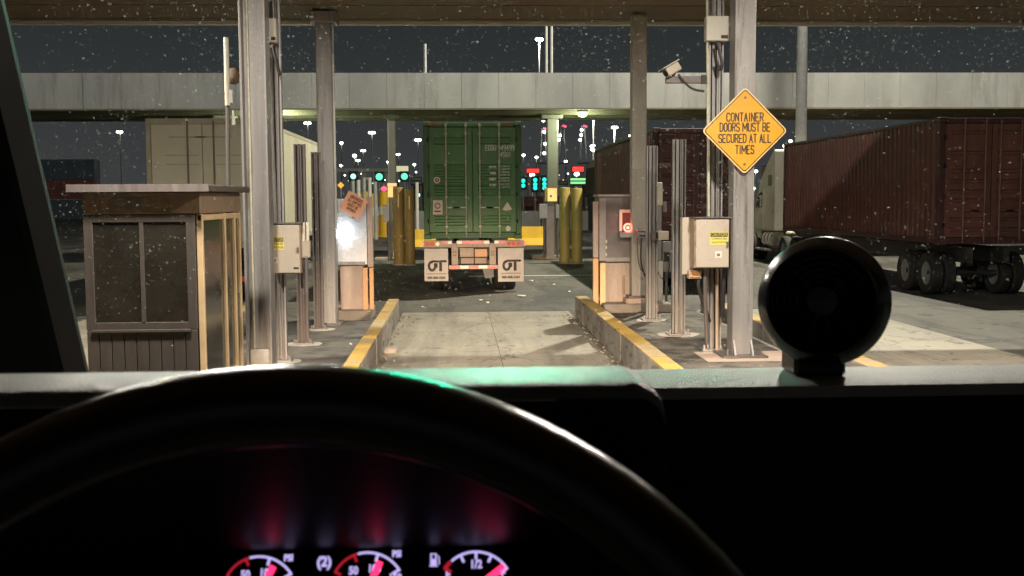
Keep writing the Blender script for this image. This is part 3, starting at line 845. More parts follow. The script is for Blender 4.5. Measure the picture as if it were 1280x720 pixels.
# ------------------------------------------------------------------ plinths, kiosks
tag(B().box(ax(755, 20.4, 385), ax(841, 20.4, 385), 20.4, 21.9, .19, .36).obj('concrete_plinth', M['plinth'], bevel=.02, origin=(3.2, 20.4, .2)),
    'low concrete plinth under the grey canopy column right of the lane', 'plinth')
tag(B().box(ax(411, 21.3, 390), ax(463, 21.3, 390), 21.3, 22.6, .0, .2).obj('concrete_plinth', M['plinth'], bevel=.02, origin=(-2.1, 21.3, 0)),
    'low concrete plinth under the left kiosk with the glaring lamp', 'plinth')

Y = 20.85
X = lambda px, py=300: ax(px, Y, py)
Z = lambda py, px=765: az(py, Y, px)
root = thing('ticket_kiosk', 'grey-brown ticket kiosk with red ring lamp on the right of the lane', 'kiosk', (X(768), Y, .36))
B().box(X(749), X(790), Y + .02, Y + .65, Z(327), Z(246)).obj('upper_housing', M['kiosk'], root, bevel=.012)
B().box(X(747), X(791), Y - .02, Y + .68, Z(246) + .002, Z(243)).obj('top_cap', M['kiosk_front'], root, bevel=.006)
B().box(X(749), X(757.5), Y - .004, Y + .018, Z(326), Z(247)).obj('side_frame', M['kiosk_front'], root, bevel=.004)
B().box(X(757), X(789), Y + .05, Y + .6, .36, Z(328.5)).obj('lower_panel', M['pink'], root, bevel=.01)
B().box(X(757), X(788), Y - .005, Y + .018, Z(327), Z(322)).obj('lower_trim', M['kiosk_front'], root)
fr = B()
fr.box(X(774), X(777.5), Y - .03, Y + .018, Z(289), Z(262)).box(X(777.6), X(790), Y - .03, Y + .018, Z(266), Z(262))
fr.obj('screen_hood', M['pinkpaper'], root, bevel=.003)
B().box(X(777.8), X(790), Y + .006, Y + .018, Z(289), Z(266.3)).obj('screen', M['screen'], root)
B().box(X(773), X(806), Y - .22, Y + .0, Z(296.5), Z(290)).obj('shelf', M['kiosk_front'], root, bevel=.004)
c = Vector((X(784), Y - .06, Z(284.5)))
B().lathe([(.055, 0), (.085, 0), (.085, .03), (.055, .03)], c, (0, -1, 0), 24, True).obj('ring_lamp', M['ring_red'], root)
B().lathe([(0, 0), (.03, 0), (.03, .035), (0, .035)], c, (0, -1, 0), 16).obj('button', M['ring_red'], root)
ld = bpy.data.lights.new('ring_glow', 'POINT'); ld.energy = 3.0; ld.color = (1, .12, .08); ld.shadow_soft_size = .05
lo = bpy.data.objects.new('ring_glow', ld); COL.objects.link(lo); lo.parent = root; lo.location = c + Vector((0, -.12, .0)) - Vector((X(768), Y, .36))
B().box(X(741.5), X(748), Y - .01, Y + .09, .2, Z(323)).obj('guard_strip', M['orange_strip'], root, bevel=.006)
B().box(X(741.5), X(748), Y - .008, Y + .09, Z(322), Z(252)).obj('guard_strip', M['pink'], root, bevel=.006)
B().box(X(750), X(757), Y - .03, Y + .045, .2, Z(328.5)).obj('guard_strip', M['yellow_strip'], root, bevel=.006)
for py in (300, 307, 316):
    B().box(X(757.2), X(758.6), Y - .012, Y - .0045, Z(py + 4), Z(py)).obj('reflector', M['paper'], root)
B().cyl((X(780), Y + .03, .5), (X(780), Y + .03, .86), .02, 8).obj('handle', M['cabinet_side'], root)
root = thing('card_reader', 'small card reader hung on the front of the grey plinth column', 'card reader', at(803, 297, 20.5))
a, c = at(797, 289, 20.5), at(808, 297.5, 20.5)
B().box(a.x, c.x, 20.42, 20.58, c.z, a.z).obj('housing', M['grey'], root, bevel=.01)
B().box(a.x - .02, c.x + .02, 20.38, 20.6, a.z + .002, a.z + .03).obj('hood', M['kiosk_front'], root)
B().box(a.x + .02, c.x - .02, 20.412, 20.419, c.z + .03, c.z + .06).obj('slot', M['ink'], root)
hang('cable', 'thin dark cable looping below the card reader on the plinth column', [at(802, 298, 20.5), at(801, 315, 20.48), at(801, 330, 20.48), at(805, 342, 20.5), at(807, 346, 20.55)], .015)
hang('cable', 'thin grey cable looping from the kiosk shelf to the plinth column', [at(797, 298, 20.5), at(797, 320, 20.45), at(800, 336, 20.45), at(806, 342, 20.5)], .011, 'galv_dark')

Y = 20.9
root = thing('intercom_post', 'slim intercom post with cream cap and white lower sleeve by the sensor post', 'post', (ax(825, Y, 375), Y, .36))
a, c = at(821, 228, Y), at(828.5, 257, Y)
B().box(a.x, c.x, Y, Y + .12, c.z, a.z).obj('call_panel', M['cream'], root, bevel=.02, seg=2)
B().box(a.x + .02, c.x - .02, Y + .02, Y + .1, az(327, Y, 825), c.z - .002).obj('post', M['grey'], root)
B().box(ax(823, Y, 350), ax(828.5, Y, 350), Y - .01, Y + .11, .36, az(326.5, Y, 825)).obj('sleeve', M['white'], root, bevel=.006)
root = thing('relay_box', 'small grey relay box with dangling cable between the sensor posts', 'relay box', at(833, 340, 20.95))
a, c = at(828.5, 302, 20.95), at(839, 340, 20.95)
B().box(a.x, c.x, 20.95, 21.05, c.z, a.z).obj('housing', M['grey'], root, bevel=.008)
B().box(a.x + .02, c.x - .05, 20.935, 20.949, c.z + .2, c.z + .38).obj('socket', M['ink'], root)
B().box(a.x + .07, c.x - .02, 20.93, 20.949, c.z + .32, c.z + .36).obj('plug', M['ink'], root)
B().cyl(((a.x + c.x) / 2, 21.0, .2), ((a.x + c.x) / 2, 21.0, c.z), .025, 8).obj('leg', M['galv_dark'], root)
hang('cable', 'black cable hanging in a loop under the grey relay box', [at(836, 318, 20.9), at(837, 335, 20.88), at(833, 350, 20.88), at(826, 348, 20.9), at(823, 340, 20.9)], .012)
plain_box('sensor_head', 'small pale sensor head clamped between the two right sensor posts', 'sensor', 823, 836, 289, 300, 19.0, .12, 'cabinet')
plain_box('sensor_head', 'small dark sensor clamp on the post by the plinth column', 'sensor', 815.5, 820, 289, 300.5, 18.98, .1, 'galv_dark')
plain_box('sensor_head', 'little grey sensor plate behind the cream intercom cap', 'sensor', 829, 833.5, 252, 265, 21.1, .05, 'grey')

# left kiosk
Y = 21.55
X = lambda px, py=300: ax(px, Y, py)
Z = lambda py, px=440: az(py, Y, px)
root = thing('metal_kiosk', 'scratched stainless kiosk behind the glaring lamp on the left of the lane', 'kiosk', (X(440), Y, .2))
B().box(X(416), X(459), Y, Y + .6, Z(331), Z(248)).obj('upper_housing', M['brushed'], root, bevel=.01)
B().box(X(424), X(453), Y + .04, Y + .55, .2, Z(332)).obj('lower_panel', M['pink'], root, bevel=.01)
B().box(X(420), X(456), Y - .02, Y + .0, Z(331), Z(327)).obj('trim', M['galv'], root)
B().box(X(452.8), X(459), Y - .03, Y + .03, .2, Z(335)).obj('guard_strip', M['orange_strip'], root, bevel=.006)
B().box(X(461), X(466), Y - .02, Y + .1, .2, Z(335)).obj('guard_strip', M['orange_strip'], root, bevel=.006)
B().box(X(459.5), X(466), Y - .01, Y + .1, Z(334), Z(246)).obj('corner_post', M['pink'], root, bevel=.006)
B().cyl((X(420), Y - .03, .2), (X(421), Y - .03, Z(250)), .02, 8).obj('conduit', M['galv'], root)
plain_box('junction_box', 'small white box at the foot of the left metal kiosk', 'junction box', 413, 420.5, 361, 382, 21.4, .1, 'white')

# lamp on the kiosk
P = at(427, 292, Y - .12)
root = thing('flood_lamp', 'dazzling blue-white lamp on the front of the left metal kiosk', 'lamp', P)
B().lathe([(0, .10), (.05, .10), (.085, .0), (.078, .0), (.045, .09), (0, .09)], P, (0, 1, 0), 24).obj('reflector', M['white'], root, smooth=True)
B().lathe([(0, -.03), (.05, -.024), (.09, -.012), (.092, -.004), (0, -.004)], P, (0, 1, 0), 24).obj('lens', M['blue_white'], root, smooth=True)
ld = bpy.data.lights.new('kiosk_bloom_fill', 'POINT'); ld.energy = 7; ld.color = (.78, .89, 1); ld.shadow_soft_size = .03  # added light ahead of the lens, brightens the panel to imitate bloom
lo = bpy.data.objects.new('kiosk_bloom_fill', ld); COL.objects.link(lo); lo.parent = root; lo.location = (0, -.22, 0)

# orange placard
Cc = at(441.5, 256, Y - .28)
root = thing('notice_placard', 'tilted orange notice board for drivers above the glaring lamp', 'sign', Cc)
mP = facing(Cc, roll=R(-28))
q = Y / FOC
pl = [(-13.2 * q, -12.2 * q), (13.6 * q, -13.2 * q), (14.2 * q, 12.2 * q), (-12.6 * q, 13.2 * q)]
B(mP).prism(pl, lambda a, c, t: (a, c, t), -.012, 0).obj('board', M['placard'], root, bevel=.003)
for i, s_ in enumerate(('DRIVERS', 'ALL EMPTIES', 'MUST BE', 'OPENED')):
    strokes('lettering', s_, (16, 17.5, 13.5, 11.5)[i] * q, (3.5, 3.1, 3.1, 3.1)[i] * q, (.9 if i == 0 else .7) * q, mP @ Matrix.Translation((0.5 * q, (8.0 - 4.9 * i) * q, .003)), M['brown_ink'], root)
B().box(Cc.x - .02, Cc.x + .02, Y - .264, Y + .0, Cc.z - .25, Cc.z + .05).obj('bracket', M['galv_dark'], root)

# ------------------------------------------------------------------ guard booth at the left
x1 = ax(304, 13.3, 400)
root = thing('guard_booth', 'brown guard booth with bronze-framed glass door at the left edge', 'booth', (x1 - .6, 11.6, .02))
bx0, by0, by1, bt = x1 - 1.15, 11.25, 13.3, az(241, 13.3, 300)
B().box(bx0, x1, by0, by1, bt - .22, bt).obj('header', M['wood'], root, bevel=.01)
B().box(bx0 - .1, x1 + .1, by0 - .1, by1 + .08, bt + .002, bt + .07).obj('roof', M['wood_dimmed'], root, bevel=.01)
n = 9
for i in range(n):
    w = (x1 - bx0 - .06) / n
    B().box(bx0 + w * i + .004, bx0 + w * (i + 1) - .004, by0, by0 + .03, .04, 1.02).obj('cladding_board', M['wood_dimmed'], root, bevel=.004)
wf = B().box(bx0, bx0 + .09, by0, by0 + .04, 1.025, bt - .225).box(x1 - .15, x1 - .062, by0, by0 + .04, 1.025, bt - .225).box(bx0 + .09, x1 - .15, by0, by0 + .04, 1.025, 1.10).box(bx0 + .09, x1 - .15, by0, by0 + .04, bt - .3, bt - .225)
wf = wf.obj('front_window', M['wood_dimmed'], root, bevel=.004)
B().box(bx0 + .09, x1 - .15, by0 + .015, by0 + .022, 1.10, bt - .3).obj('pane', M['booth_glass'], wf)
B().box((bx0 + x1) / 2 - .03, (bx0 + x1) / 2 + .01, by0 - .004, by0 + .014, 1.10, bt - .3).obj('mullion', M['wood_dimmed'], wf)
B().box(bx0, bx0 + .03, by0 + .04, by1, .04, bt - .225).obj('side_wall', M['wood_dimmed'], root)
B().box(bx0 + .04, x1 - .03, by1 - .04, by1, .04, bt - .225).obj('back_wall', M['wood_dimmed'], root)
B().box(bx0, x1, by0 + .03, by1, .0, .038).obj('floor_plate', M['galv_dark'], root)
d = B()
for yy in (by1 - .07, by1 - .36, by1 - .9, by0 + .06):
    d.box(x1 - .06, x1, yy, yy + .065, .05, bt - .225)
d.box(x1 - .05, x1 - .004, by0 + .06, by1 - .02, bt - .29, bt - .23).box(x1 - .05, x1 - .004, by0 + .06, by1 - .02, .05, .14)
d = d.obj('door_frame', M['brass'], root, bevel=.006)
B().box(x1 - .035, x1 - .028, by0 + .1, by1 - .08, .14, bt - .3).obj('glass', M['booth_glass'], root)
for i in range(3):
    B().box(x1 - .045 + .05 * i, x1 + .055 * i + .02, by0 + .2, by1 - .03, .03 + .0 * i, .10 - .03 * i).obj('threshold', M['galv_dark'], root)
B().box(x1 - .004, x1 + .03, by1 - .33, by1 - .30, .95, 1.25).obj('door_handle', M['chrome'], root, bevel=.004)
B().box(bx0 - .11, x1 + .11, by0 - .12, by0 - .102, bt + .0, bt + .075).obj('gutter', M['galv_dark'], root)
B().box(bx0 + .3, bx0 + .62, by0 - .008, by0 - .001, bt - .17, bt - .06).obj('vent_cover', M['galv_dark'], root)
B().box(bx0 - .01, x1 + .01, by0 - .02, by0 - .002, .03, .14).obj('kick_plate', M['galv_dark'], root)
B().box(bx0 + .06, x1 - .12, by0 - .03, by0 - .002, 1.0, 1.03).obj('sill', M['wood_dimmed'], root, bevel=.004)
# barrier arm end and lamp at the far left edge
root = thing('barrier_arm', 'raised pale barrier arm with end bracket at the far left edge', 'barrier', at(284, 160, 15.4))
B().cyl(at(282.5, 47, 15.4), at(284.5, 132, 15.4), .035, 10).obj('arm', M['cream'], root)
B().box(ax(286, 15.4, 120), ax(291, 15.4, 120), 15.38, 15.44, az(129, 15.4, 288), az(112, 15.4, 288)).obj('bracket', M['white'], root, bevel=.004)
B().cyl(at(291.5, 138, 15.5), at(292.5, 156, 15.5), .012, 10, .028).obj('counterweight', M['white'], root)
B().cyl(at(284.5, 132, 15.45), at(285.5, 258, 15.45), .03, 8).obj('mast', M['galv_dark'], root)
P = at(292, 96, 16.5)
root = thing('dome_lamp', 'round brown dome lamp beside the near left column', 'lamp', P)
B().lathe([(0, .13), (.06, .12), (.1, .06), (.11, 0), (.1, -.05), (.05, -.1), (0, -.11)], P, (0, 0, 1), 20).obj('dome', M['wood'], root, smooth=True)
B().box(P.x - .1, P.x + .22, 16.45, 16.55, P.z - .06, P.z - .03).obj('arm', M['galv'], root)

# ------------------------------------------------------------------ containers and chassis
def corr_side(bld, X, out, y0, y1, z0, z1, pitch=.28, dep=.036):
    n = int((y1 - y0) / pitch)
    p = (y1 - y0) / n
    P = []
    for i in range(n):
        a = y0 + p * i
        P += [(a, 0), (a + p * .36, 0), (a + p * .5, -dep), (a + p * .86, -dep)]
    P.append((y1, 0))
    vs = [(X + out * (d), y, z0) for y, d in P] + [(X + out * (d), y, z1) for y, d in P]
    m = len(P)
    bld.add(vs, [(i, i + 1, m + i + 1, m + i) for i in range(m - 1)])

def door_leaf(bld, x0, x1, Yf, z0, z1, grooves):
    P = [(z0, 0)]
    for g in sorted(grooves):
        P += [(g - .05, 0), (g - .025, .03), (g + .025, .03), (g + .05, 0)]
    P.append((z1, 0))
    m = len(P)
    # flat rim left and right, pressed panel in the middle
    e = .12
    vs = [(x0 + e, Yf + d, z) for z, d in P] + [(x1 - e, Yf + d, z) for z, d in P]
    bld.add(vs, [(i, m + i, m + i + 1, i + 1) for i in range(m - 1)])
    bld.box(x0, x0 + e, Yf - .004, Yf + .05, z0, z1).box(x1 - e, x1, Yf - .004, Yf + .05, z0, z1)

def container(name, label, x0, Yf, z0, L, H, m, mf, mrod, grooves=None, smooth_sides=False, cat='container', front=False):
    Wd = 2.438
    x1 = x0 + Wd
    r_ = thing(name, label, cat, ((x0 + x1) / 2, Yf, z0))
    y1 = Yf + L
    zt = z0 + H
    fr = B()
    for xx in (x0, x1 - .14):
        B().box(xx, xx + .14, Yf, Yf + .16, z0 + .121, zt - .121).obj('corner_post', mf, r_, bevel=.01)
        B().box(xx, xx + .14, y1 - .16, y1, z0 + .121, zt - .121).obj('corner_post', mf, r_, bevel=.01)
    B().box(x0 + .18, x1 - .18, Yf, Yf + .14, zt - .14, zt - .02).obj('door_header', mf, r_, bevel=.01)
    B().box(x0 + .18, x1 - .18, Yf - .01, Yf + .14, z0 + .02, z0 + .17).obj('door_sill', mf, r_, bevel=.01)
    for xx in (x0, x1 - .178):
        for zz in (z0, zt - .118):
            for yy in (Yf - .012, y1 - .166):
                B().box(xx - .004, xx + .182, yy, yy + .178, zz, zz + .118).obj('corner_casting', mf, r_, bevel=.012)
    B().box(x0 + .06, x1 - .06, Yf + .2, y1 - .2, zt - .06, zt - .03).obj('roof', mf, r_)
    B().box(x0 + .06, x1 - .06, Yf + .2, y1 - .2, z0 + .05, z0 + .15).obj('floor', mf, r_)
    for xx in (x0 + .01, x1 - .07):
        B().box(xx, xx + .06, Yf + .162, y1 - .162, zt - .08, zt - .012).obj('top_rail', mf, r_)
        B().box(xx, xx + .06, Yf + .162, y1 - .162, z0 + .03, z0 + .16).obj('bottom_rail', mf, r_)
    for X_, o_ in ((x0 + .045, -1), (x1 - .045, 1)):
        k = B()
        if smooth_sides:
            n_ = int(L / 1.2)
            for i in range(n_):
                a = Yf + .165 + (L - .33) / n_ * i
                B().box(X_ - .012, X_ + .012, a + .004, a + (L - .33) / n_ - .004, z0 + .161, zt - .081).obj('side_panel', m, r_)
        else:
            corr_side(k, X_, o_, Yf + .16, y1 - .16, z0 + .155, zt - .075)
            k.obj('corrugated_side', m, r_)
    k = B()
    k.box(x0 + .14, x1 - .14, y1 - .1, y1 - .06, z0 + .12, zt - .12)
    k.obj('front_wall', m, r_)
    g = grooves or [z0 + H * t for t in (.12, .2, .35, .42, .5, .58, .72, .88)]
    xm = (x0 + x1) / 2
    for (a, c) in ((x0 + .145, xm - .012), (xm + .012, x1 - .145)):
        k = B()
        door_leaf(k, a, c, Yf + .03, z0 + .18, zt - .15, g)
        d = k.obj('door', m, r_)
        for q in (.1, .36, .64, .9):
            zz = z0 + .2 + (H - .4) * q
            xx = a if a < xm - .5 else c
            B().box(xx - .05 if xx == a else xx - .03, xx + .03 if xx == a else xx + .05, Yf + .0, Yf + .024, zz - .05, zz + .05).obj('hinge', mf, d)
    B().box(xm - .01, xm + .01, Yf + .045, Yf + .07, z0 + .18, zt - .15).obj('door_gasket', M['black'], r_)
    for q in (-.655, -.165, .18, .665):
        xx = xm + q
        rr = B().cyl((xx, Yf - .03, z0 + .06), (xx, Yf - .03, zt - .05), .021, 8).obj('lock_rod', mrod, r_)
        for zz in (z0 + .1, z0 + .32, z0 + H * .36, z0 + H * .66, zt - .3, zt - .1):
            B().box(xx - .03, xx + .03, Yf - .05, Yf + .025, zz - .02, zz + .02).obj('rod_keeper', mrod if zz > z0 + .2 else mf, rr)
    for q, sgn in ((-.165, -1), (.18, 1), (-.655, 1), (.665, -1)):
        xx = xm + q
        zz = z0 + H * .27
        B().box(min(xx, xx + sgn * .34), max(xx, xx + sgn * .34), Yf - .06, Yf - .04, zz - .018, zz + .018).obj('handle', mrod, r_, bevel=.004)
    return r_, xm, zt

def wheels(r_, x0, ys, z=.5):
    for yy in ys:
        for xx in (x0 + .12, x0 + .42, x0 + 1.74, x0 + 2.04):
            c = (xx + .14, yy, z)
            w = B().lathe([(.28, -.12), (.46, -.13), (.50, -.09), (.505, 0), (.50, .09), (.46, .13), (.28, .12)], c, (1, 0, 0), 28, True).obj('tyre', M['tyre'], r_, smooth=True)
            B().lathe([(0, -.02), (.1, -.06), (.2, -.05), (.28, -.1), (.28, .1), (.2, .05), (0, .04)], c, (1, 0, 0), 20).obj('rim', M['grey'], w, smooth=True)
        B().cyl((x0 + .2, yy, z), (x0 + 2.24, yy, z), .07, 10).obj('axle', M['steel_dark'], r_)

# --- green box ahead
YF = 28.0
gx0 = ax(590.8, YF, 230) - 1.219
gz0 = az(299, YF, 590)
GH = az(151.5, YF, 590) - gz0
gy = lambda py: az(py, YF, 590)
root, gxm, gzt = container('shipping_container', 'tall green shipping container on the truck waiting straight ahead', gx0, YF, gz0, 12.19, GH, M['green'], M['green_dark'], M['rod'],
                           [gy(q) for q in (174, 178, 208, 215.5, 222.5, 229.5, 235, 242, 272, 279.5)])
for px0, px1 in ((533.5, 551), (626, 641.5)):
    B().box(ax(px0, YF, 153), ax(px1, YF, 153), YF - .018, YF - .0135 + .02, gy(157), gy(153)).obj('rust_patch', M['rust'], root)
mT = lambda px, py, dy=-.012: facing((ax(px, YF, py), YF + .03 + dy, az(py, YF, px)))
def fit(t, w):
    xs = [v.co.x for v in t.data.vertices]
    cx, w0 = (max(xs) + min(xs)) / 2, max(xs) - min(xs)
    for v in t.data.vertices:
        v.co.x = cx + (v.co.x - cx) * (w / w0)
    return t
strokes('container_number', 'EGSU 949499 8', 41 / 50, 6.2 / 50, .017, mT(627.5, 184.6), M['stencil'], root)
strokes('size_code', '45G1', 13 / 50, 5.6 / 50, .017, mT(632, 193), M['stencil'], root)
for i, (a, c, d) in enumerate((('MAX. GW.', '32,500 KG', '71,650 LB'), ('TARE', '3,900 KG', '8,600 LB'), ('NET', '28,600 KG', '63,050 LB'), ('CU. CAP.', '76.3 CU.M', '2,694 CU.FT'))):
    py = 209 + i * 7.5
    fit(text('weight_caption', a, .075, mT(616, py), M['stencil'], root, 1, .006), (9, 7.5, 9, 8)[i] / 50)
    fit(text('weight_figure', c, .062, mT(631.3, py - 1.2), M['stencil'], root, 1, .001), 11.5 / 50)
    fit(text('weight_figure', d, .062, mT(631.3 + (1.5 if i == 3 else 0), py + 2.0), M['stencil'], root, 1, .001), 11.5 / 50)
def lab(px0, px1, py0, py1, m, name, pts=None):
    if pts is None:
        pts = [(px0, py1), (px1, py1), (px1, py0), (px0, py0)]
    return B().prism([(ax(p, YF, q_), az(q_, YF, p)) for p, q_ in pts], lambda a, c, t: (a, t, c), YF + .012, YF + .026).obj(name, m, root)
k = lab(541.2, 553.2, 250.3, 268, M['pinkpaper'], 'paper_placard')
B().lathe([(.05, 0), (.075, 0), (.075, .004), (.05, .004)], (ax(547, YF, 257), YF + .008, gy(257)), (0, -1, 0), 14, True).obj('stamp', M['brown_ink'], k)
B().box(ax(543, YF, 262), ax(551, YF, 262), YF + .006, YF + .0115, gy(265), gy(263)).obj('print_line', M['brown_ink'], k)
lab(0, 0, 0, 0, M['pinkpaper'], 'triangle_decal', [(628, 262), (632, 263.4), (637, 263), (640, 261.4), (636, 255), (634.2, 252.5), (632, 255.5)])
B().lathe([(0, 0), (.065, 0), (.065, .006), (0, .006)], (ax(635.3, YF, 286), YF + .016, gy(286)), (0, -1, 0), 14).obj('round_decal', M['paper'], root)
k = B().lathe([(0, 0), (.085, 0), (.085, .006), (0, .006)], (ax(546.2, YF, 225), YF + .016, gy(225)), (0, -1, 0), 18).obj('round_decal', M['pinkpaper'], root)
B().lathe([(.02, .008), (.05, .008), (.05, .012), (.02, .012)], (ax(546.2, YF, 225), YF + .016, gy(225)), (0, -1, 0), 14, True).obj('decal_mark', M['brown_ink'], k)

def ot_logo(r_, cx, Yp, cz, s, par):
    """flat O-T monogram with an arrow bar"""
    k = B()
    def q(pts): k.add([(cx + a * s, Yp, cz + c * s) for a, c in pts], [tuple(range(len(pts)))])
    # O as open ring
    n = 22
    P, Q = [], []
    for i in range(n + 1):
        a = R(72) + R(330) * i / n
        P.append((-.38 + .40 * math.cos(a), -.06 + .50 * math.sin(a)))
        Q.append((-.38 + .17 * math.cos(a), -.06 + .26 * math.sin(a)))
    for i in range(n):
        q([P[i], P[i + 1], Q[i + 1], Q[i]])
    q([(-.34, .28), (.82, .28), (.82, .48), (-.34, .48)])
    q([(.80, .24), (1.0, .38), (.80, .52)])
    q([(.26, -.54), (.52, -.54), (.52, .275), (.26, .275)])
    q([(-.02, -.2), (.12, -.2), (.12, .2), (-.02, .2)])
    return k.obj('logo', M['ink'], par)

def chassis(label, x0, Yf, z0, flapmat=True, detail=True):
    r_ = thing('container_chassis', label, 'trailer', (x0 + 1.219, Yf, 0))
    for xx in (x0 + .72, x0 + 1.58):
        B().box(xx, xx + .14, Yf + .06, Yf + 12.1, z0 - .42, z0 - .06).obj('main_rail', M['steel_dark'], r_)
    wheels(r_, x0, (Yf + .95, Yf + 2.2))
    return r_
CH = chassis('container chassis under the green box with white OT mud flaps', gx0, YF, gz0)
X = lambda px, py=310: ax(px, YF, py)
# bolster sections with tape and lamps
for nm, a, c in (('bolster', 529.3, 565), ('bolster', 570.5, 612), ('bolster', 617.8, 655)):
    bo = B().box(X(a), X(c), YF - .06, YF + .1, gy(309), gy(300.2)).obj(nm, M['chassis_light'], CH, bevel=.012)
    segs = {529.3: [(553, 560, 'tape_red'), (560.3, 564.6, 'tape_white')], 570.5: [(571, 577.5, 'tape_white'), (577.8, 605, 'tape_red'), (605.3, 611.5, 'tape_white')],
            617.8: [(618, 623.5, 'tape_white'), (623.8, 632, 'tape_red')]}[a]
    for s0, s1, mm in segs:
        B().box(X(s0), X(s1), YF - .066, YF - .0605, gy(304.5), gy(300.9)).obj('tape_strip', M[mm], bo)
    lamps = {529.3: [(535, 'lens_red'), (540.5, 'lens_red'), (547, 'lens_clear')], 617.8: [(636, 'lens_red'), (641.5, 'lens_red'), (648, 'lens_red')], 570.5: [(584, 'lens_red'), (590.5, 'lens_red'), (597, 'lens_red')]}[a]
    for px, mm in lamps:
        rr = .05 if a != 570.5 else .014
        pz_ = 304.6 if a != 570.5 else 306.8
        B().lathe([(0, .015), (rr * .7, .012), (rr, 0), (rr, -.01)], (X(px), YF - .061, gy(pz_)), (0, -1, 0), 14).obj('tail_lamp', M[mm], bo, smooth=True)
B().box(X(527.5), X(531), YF - .05, YF + .02, gy(307.5), gy(302)).obj('marker_lamp', M['lens_red'], CH)
B().box(X(653.5), X(656.5), YF - .05, YF + .02, gy(307.5), gy(302)).obj('marker_lamp', M['lens_red'], CH)
for a, c in ((564.3, 572.5), (611.8, 620)):
    up_ = B().box(X(a), X(c), YF - .02, YF + .08, gy(331), gy(304)).obj('bumper_upright', M['chassis_light'], CH, bevel=.008)
    for t in (314, 318):
        B().box(X(a + 2), X(a + 3.6), YF - .026, YF - .0205, gy(t + 1.5), gy(t)).obj('stencil', M['brown_ink'], up_)
        B().box(X(a + 4.5), X(a + 6), YF - .026, YF - .0205, gy(t + 1.5), gy(t)).obj('stencil', M['brown_ink'], up_)
rp_ = B().box(X(574), X(609), YF + .03, YF + .1, gy(330.5), gy(309.3)).obj('rear_plate', M['steel_dark'], CH)
B().box(X(575), X(592), YF + .0, YF + .028, gy(321), gy(310)).obj('document_plate', M['chassis_light'], rp_, bevel=.005)
B().box(X(593.5), X(609), YF - .005, YF + .028, gy(321), gy(311.5)).obj('licence_plate', M['orange_strip'], rp_, bevel=.005)
B().box(X(576), X(592), YF + .0, YF + .028, gy(329.5), gy(322.6)).obj('tool_box', M['pink'], rp_, bevel=.005)
B().box(X(593.5), X(608), YF + .0, YF + .028, gy(329.5), gy(322.6)).obj('tool_box', M['pink'], rp_, bevel=.005)
bar = B().box(X(561), X(622.5), YF - .05, YF + .05, gy(336.2), gy(331.2)).obj('underride_bar', M['chassis_light'], CH, bevel=.006)
for i, (a, c) in enumerate(((561.3, 574.5), (575, 585.5), (586, 597.5), (598, 609), (609.5, 622.2))):
    B().box(X(a), X(c), YF - .056, YF - .0505, gy(335.6), gy(331.8)).obj('tape_strip', M['tape_white' if i in (1, 3) else 'tape_red'], bar)
for a, c, t, b_ in ((530.2, 560, 310.5, 351), (622.4, 654.5, 310.5, 352.5)):
    fl = B().box(X(a), X(c), YF + .02, YF + .035, gy(b_), gy(t)).obj('mud_flap', M['flap'], CH)
    cx, cz = X((a + c) / 2), gy(331)
    ot_logo(CH, cx, YF + .012, cz - .01, .275, fl)
    B().box(cx - .25, cx + .25, YF + .012, YF + .019, gy(342.4), gy(341.6)).obj('web_line', M['brown_ink'], fl)
    fit(text('phone_number', '888-888-0284', .085, facing((cx, YF + .012, gy(347))), M['ink'], fl, 1, .003), .45)
B().add([(X(603), YF + .7, gy(337)), (X(619), YF + .7, gy(337)), (X(619), YF + .7, gy(349)), (X(607), YF + .7, gy(350.5)),
         (X(603), YF + .74, gy(337)), (X(619), YF + .74, gy(337)), (X(619), YF + .74, gy(349)), (X(607), YF + .74, gy(350.5))],
        [(0, 1, 2, 3), (7, 6, 5, 4), (0, 4, 5, 1), (1, 5, 6, 2), (2, 6, 7, 3), (3, 7, 4, 0)]).obj('inner_flap', M['greyblock'], CH)

# --- maroon container, next lane to the right
mx0 = ax(816, 28.5, 230)
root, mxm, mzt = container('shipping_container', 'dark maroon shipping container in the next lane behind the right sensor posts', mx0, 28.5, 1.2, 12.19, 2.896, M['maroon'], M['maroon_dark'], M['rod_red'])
for i, s_ in enumerate(('TRIU', '804', '1276', '45G1', '30480', '67200', '4150', '9150')):
    if i < 3:
        text('container_number', s_, .22, facing((ax(905, 28.5, 205), 28.5 + .012, az(203 + i * 8, 28.5, 905))), M['stencil_dim'], root, 1, .003)
    else:
        text('weight_figure', s_, .16, facing((ax(905, 28.5, 205), 28.5 + .012, az(211 + i * 7, 28.5, 905))), M['stencil_dim'], root, 1, .002)
for i in range(4):
    text('weight_caption', ('MAX', 'TARE', 'NET', 'CUBE')[i], .13, facing((ax(879, 28.5, 205), 28.5 + .012, az(219 + i * 13, 28.5, 879))), M['stencil_dim'], root, 1, .003)
B().box(ax(823, 28.5), ax(838, 28.5), 28.5 - .02, 28.5 + .012, az(208, 28.5, 830), az(204, 28.5, 830)).obj('pale_decal', M['stacktan'], root)
CH2 = chassis('dark container chassis under the maroon box in the next lane', mx0, 28.5, 1.2)
B().box(mx0, mx0 + 2.438, 28.45, 28.6, .95, 1.19).obj('bolster', M['maroon_dark'], CH2, bevel=.01)
B().box(mx0 + .5, mx0 + 1.94, 28.5, 28.6, .5, .6).obj('underride_bar', M['tape_red'], CH2, bevel=.006)
for a in (0.03, 1.78):
    B().box(mx0 + a, mx0 + a + .62, 28.55, 28.565, .25, .94).obj('mud_flap', M['black'], CH2)

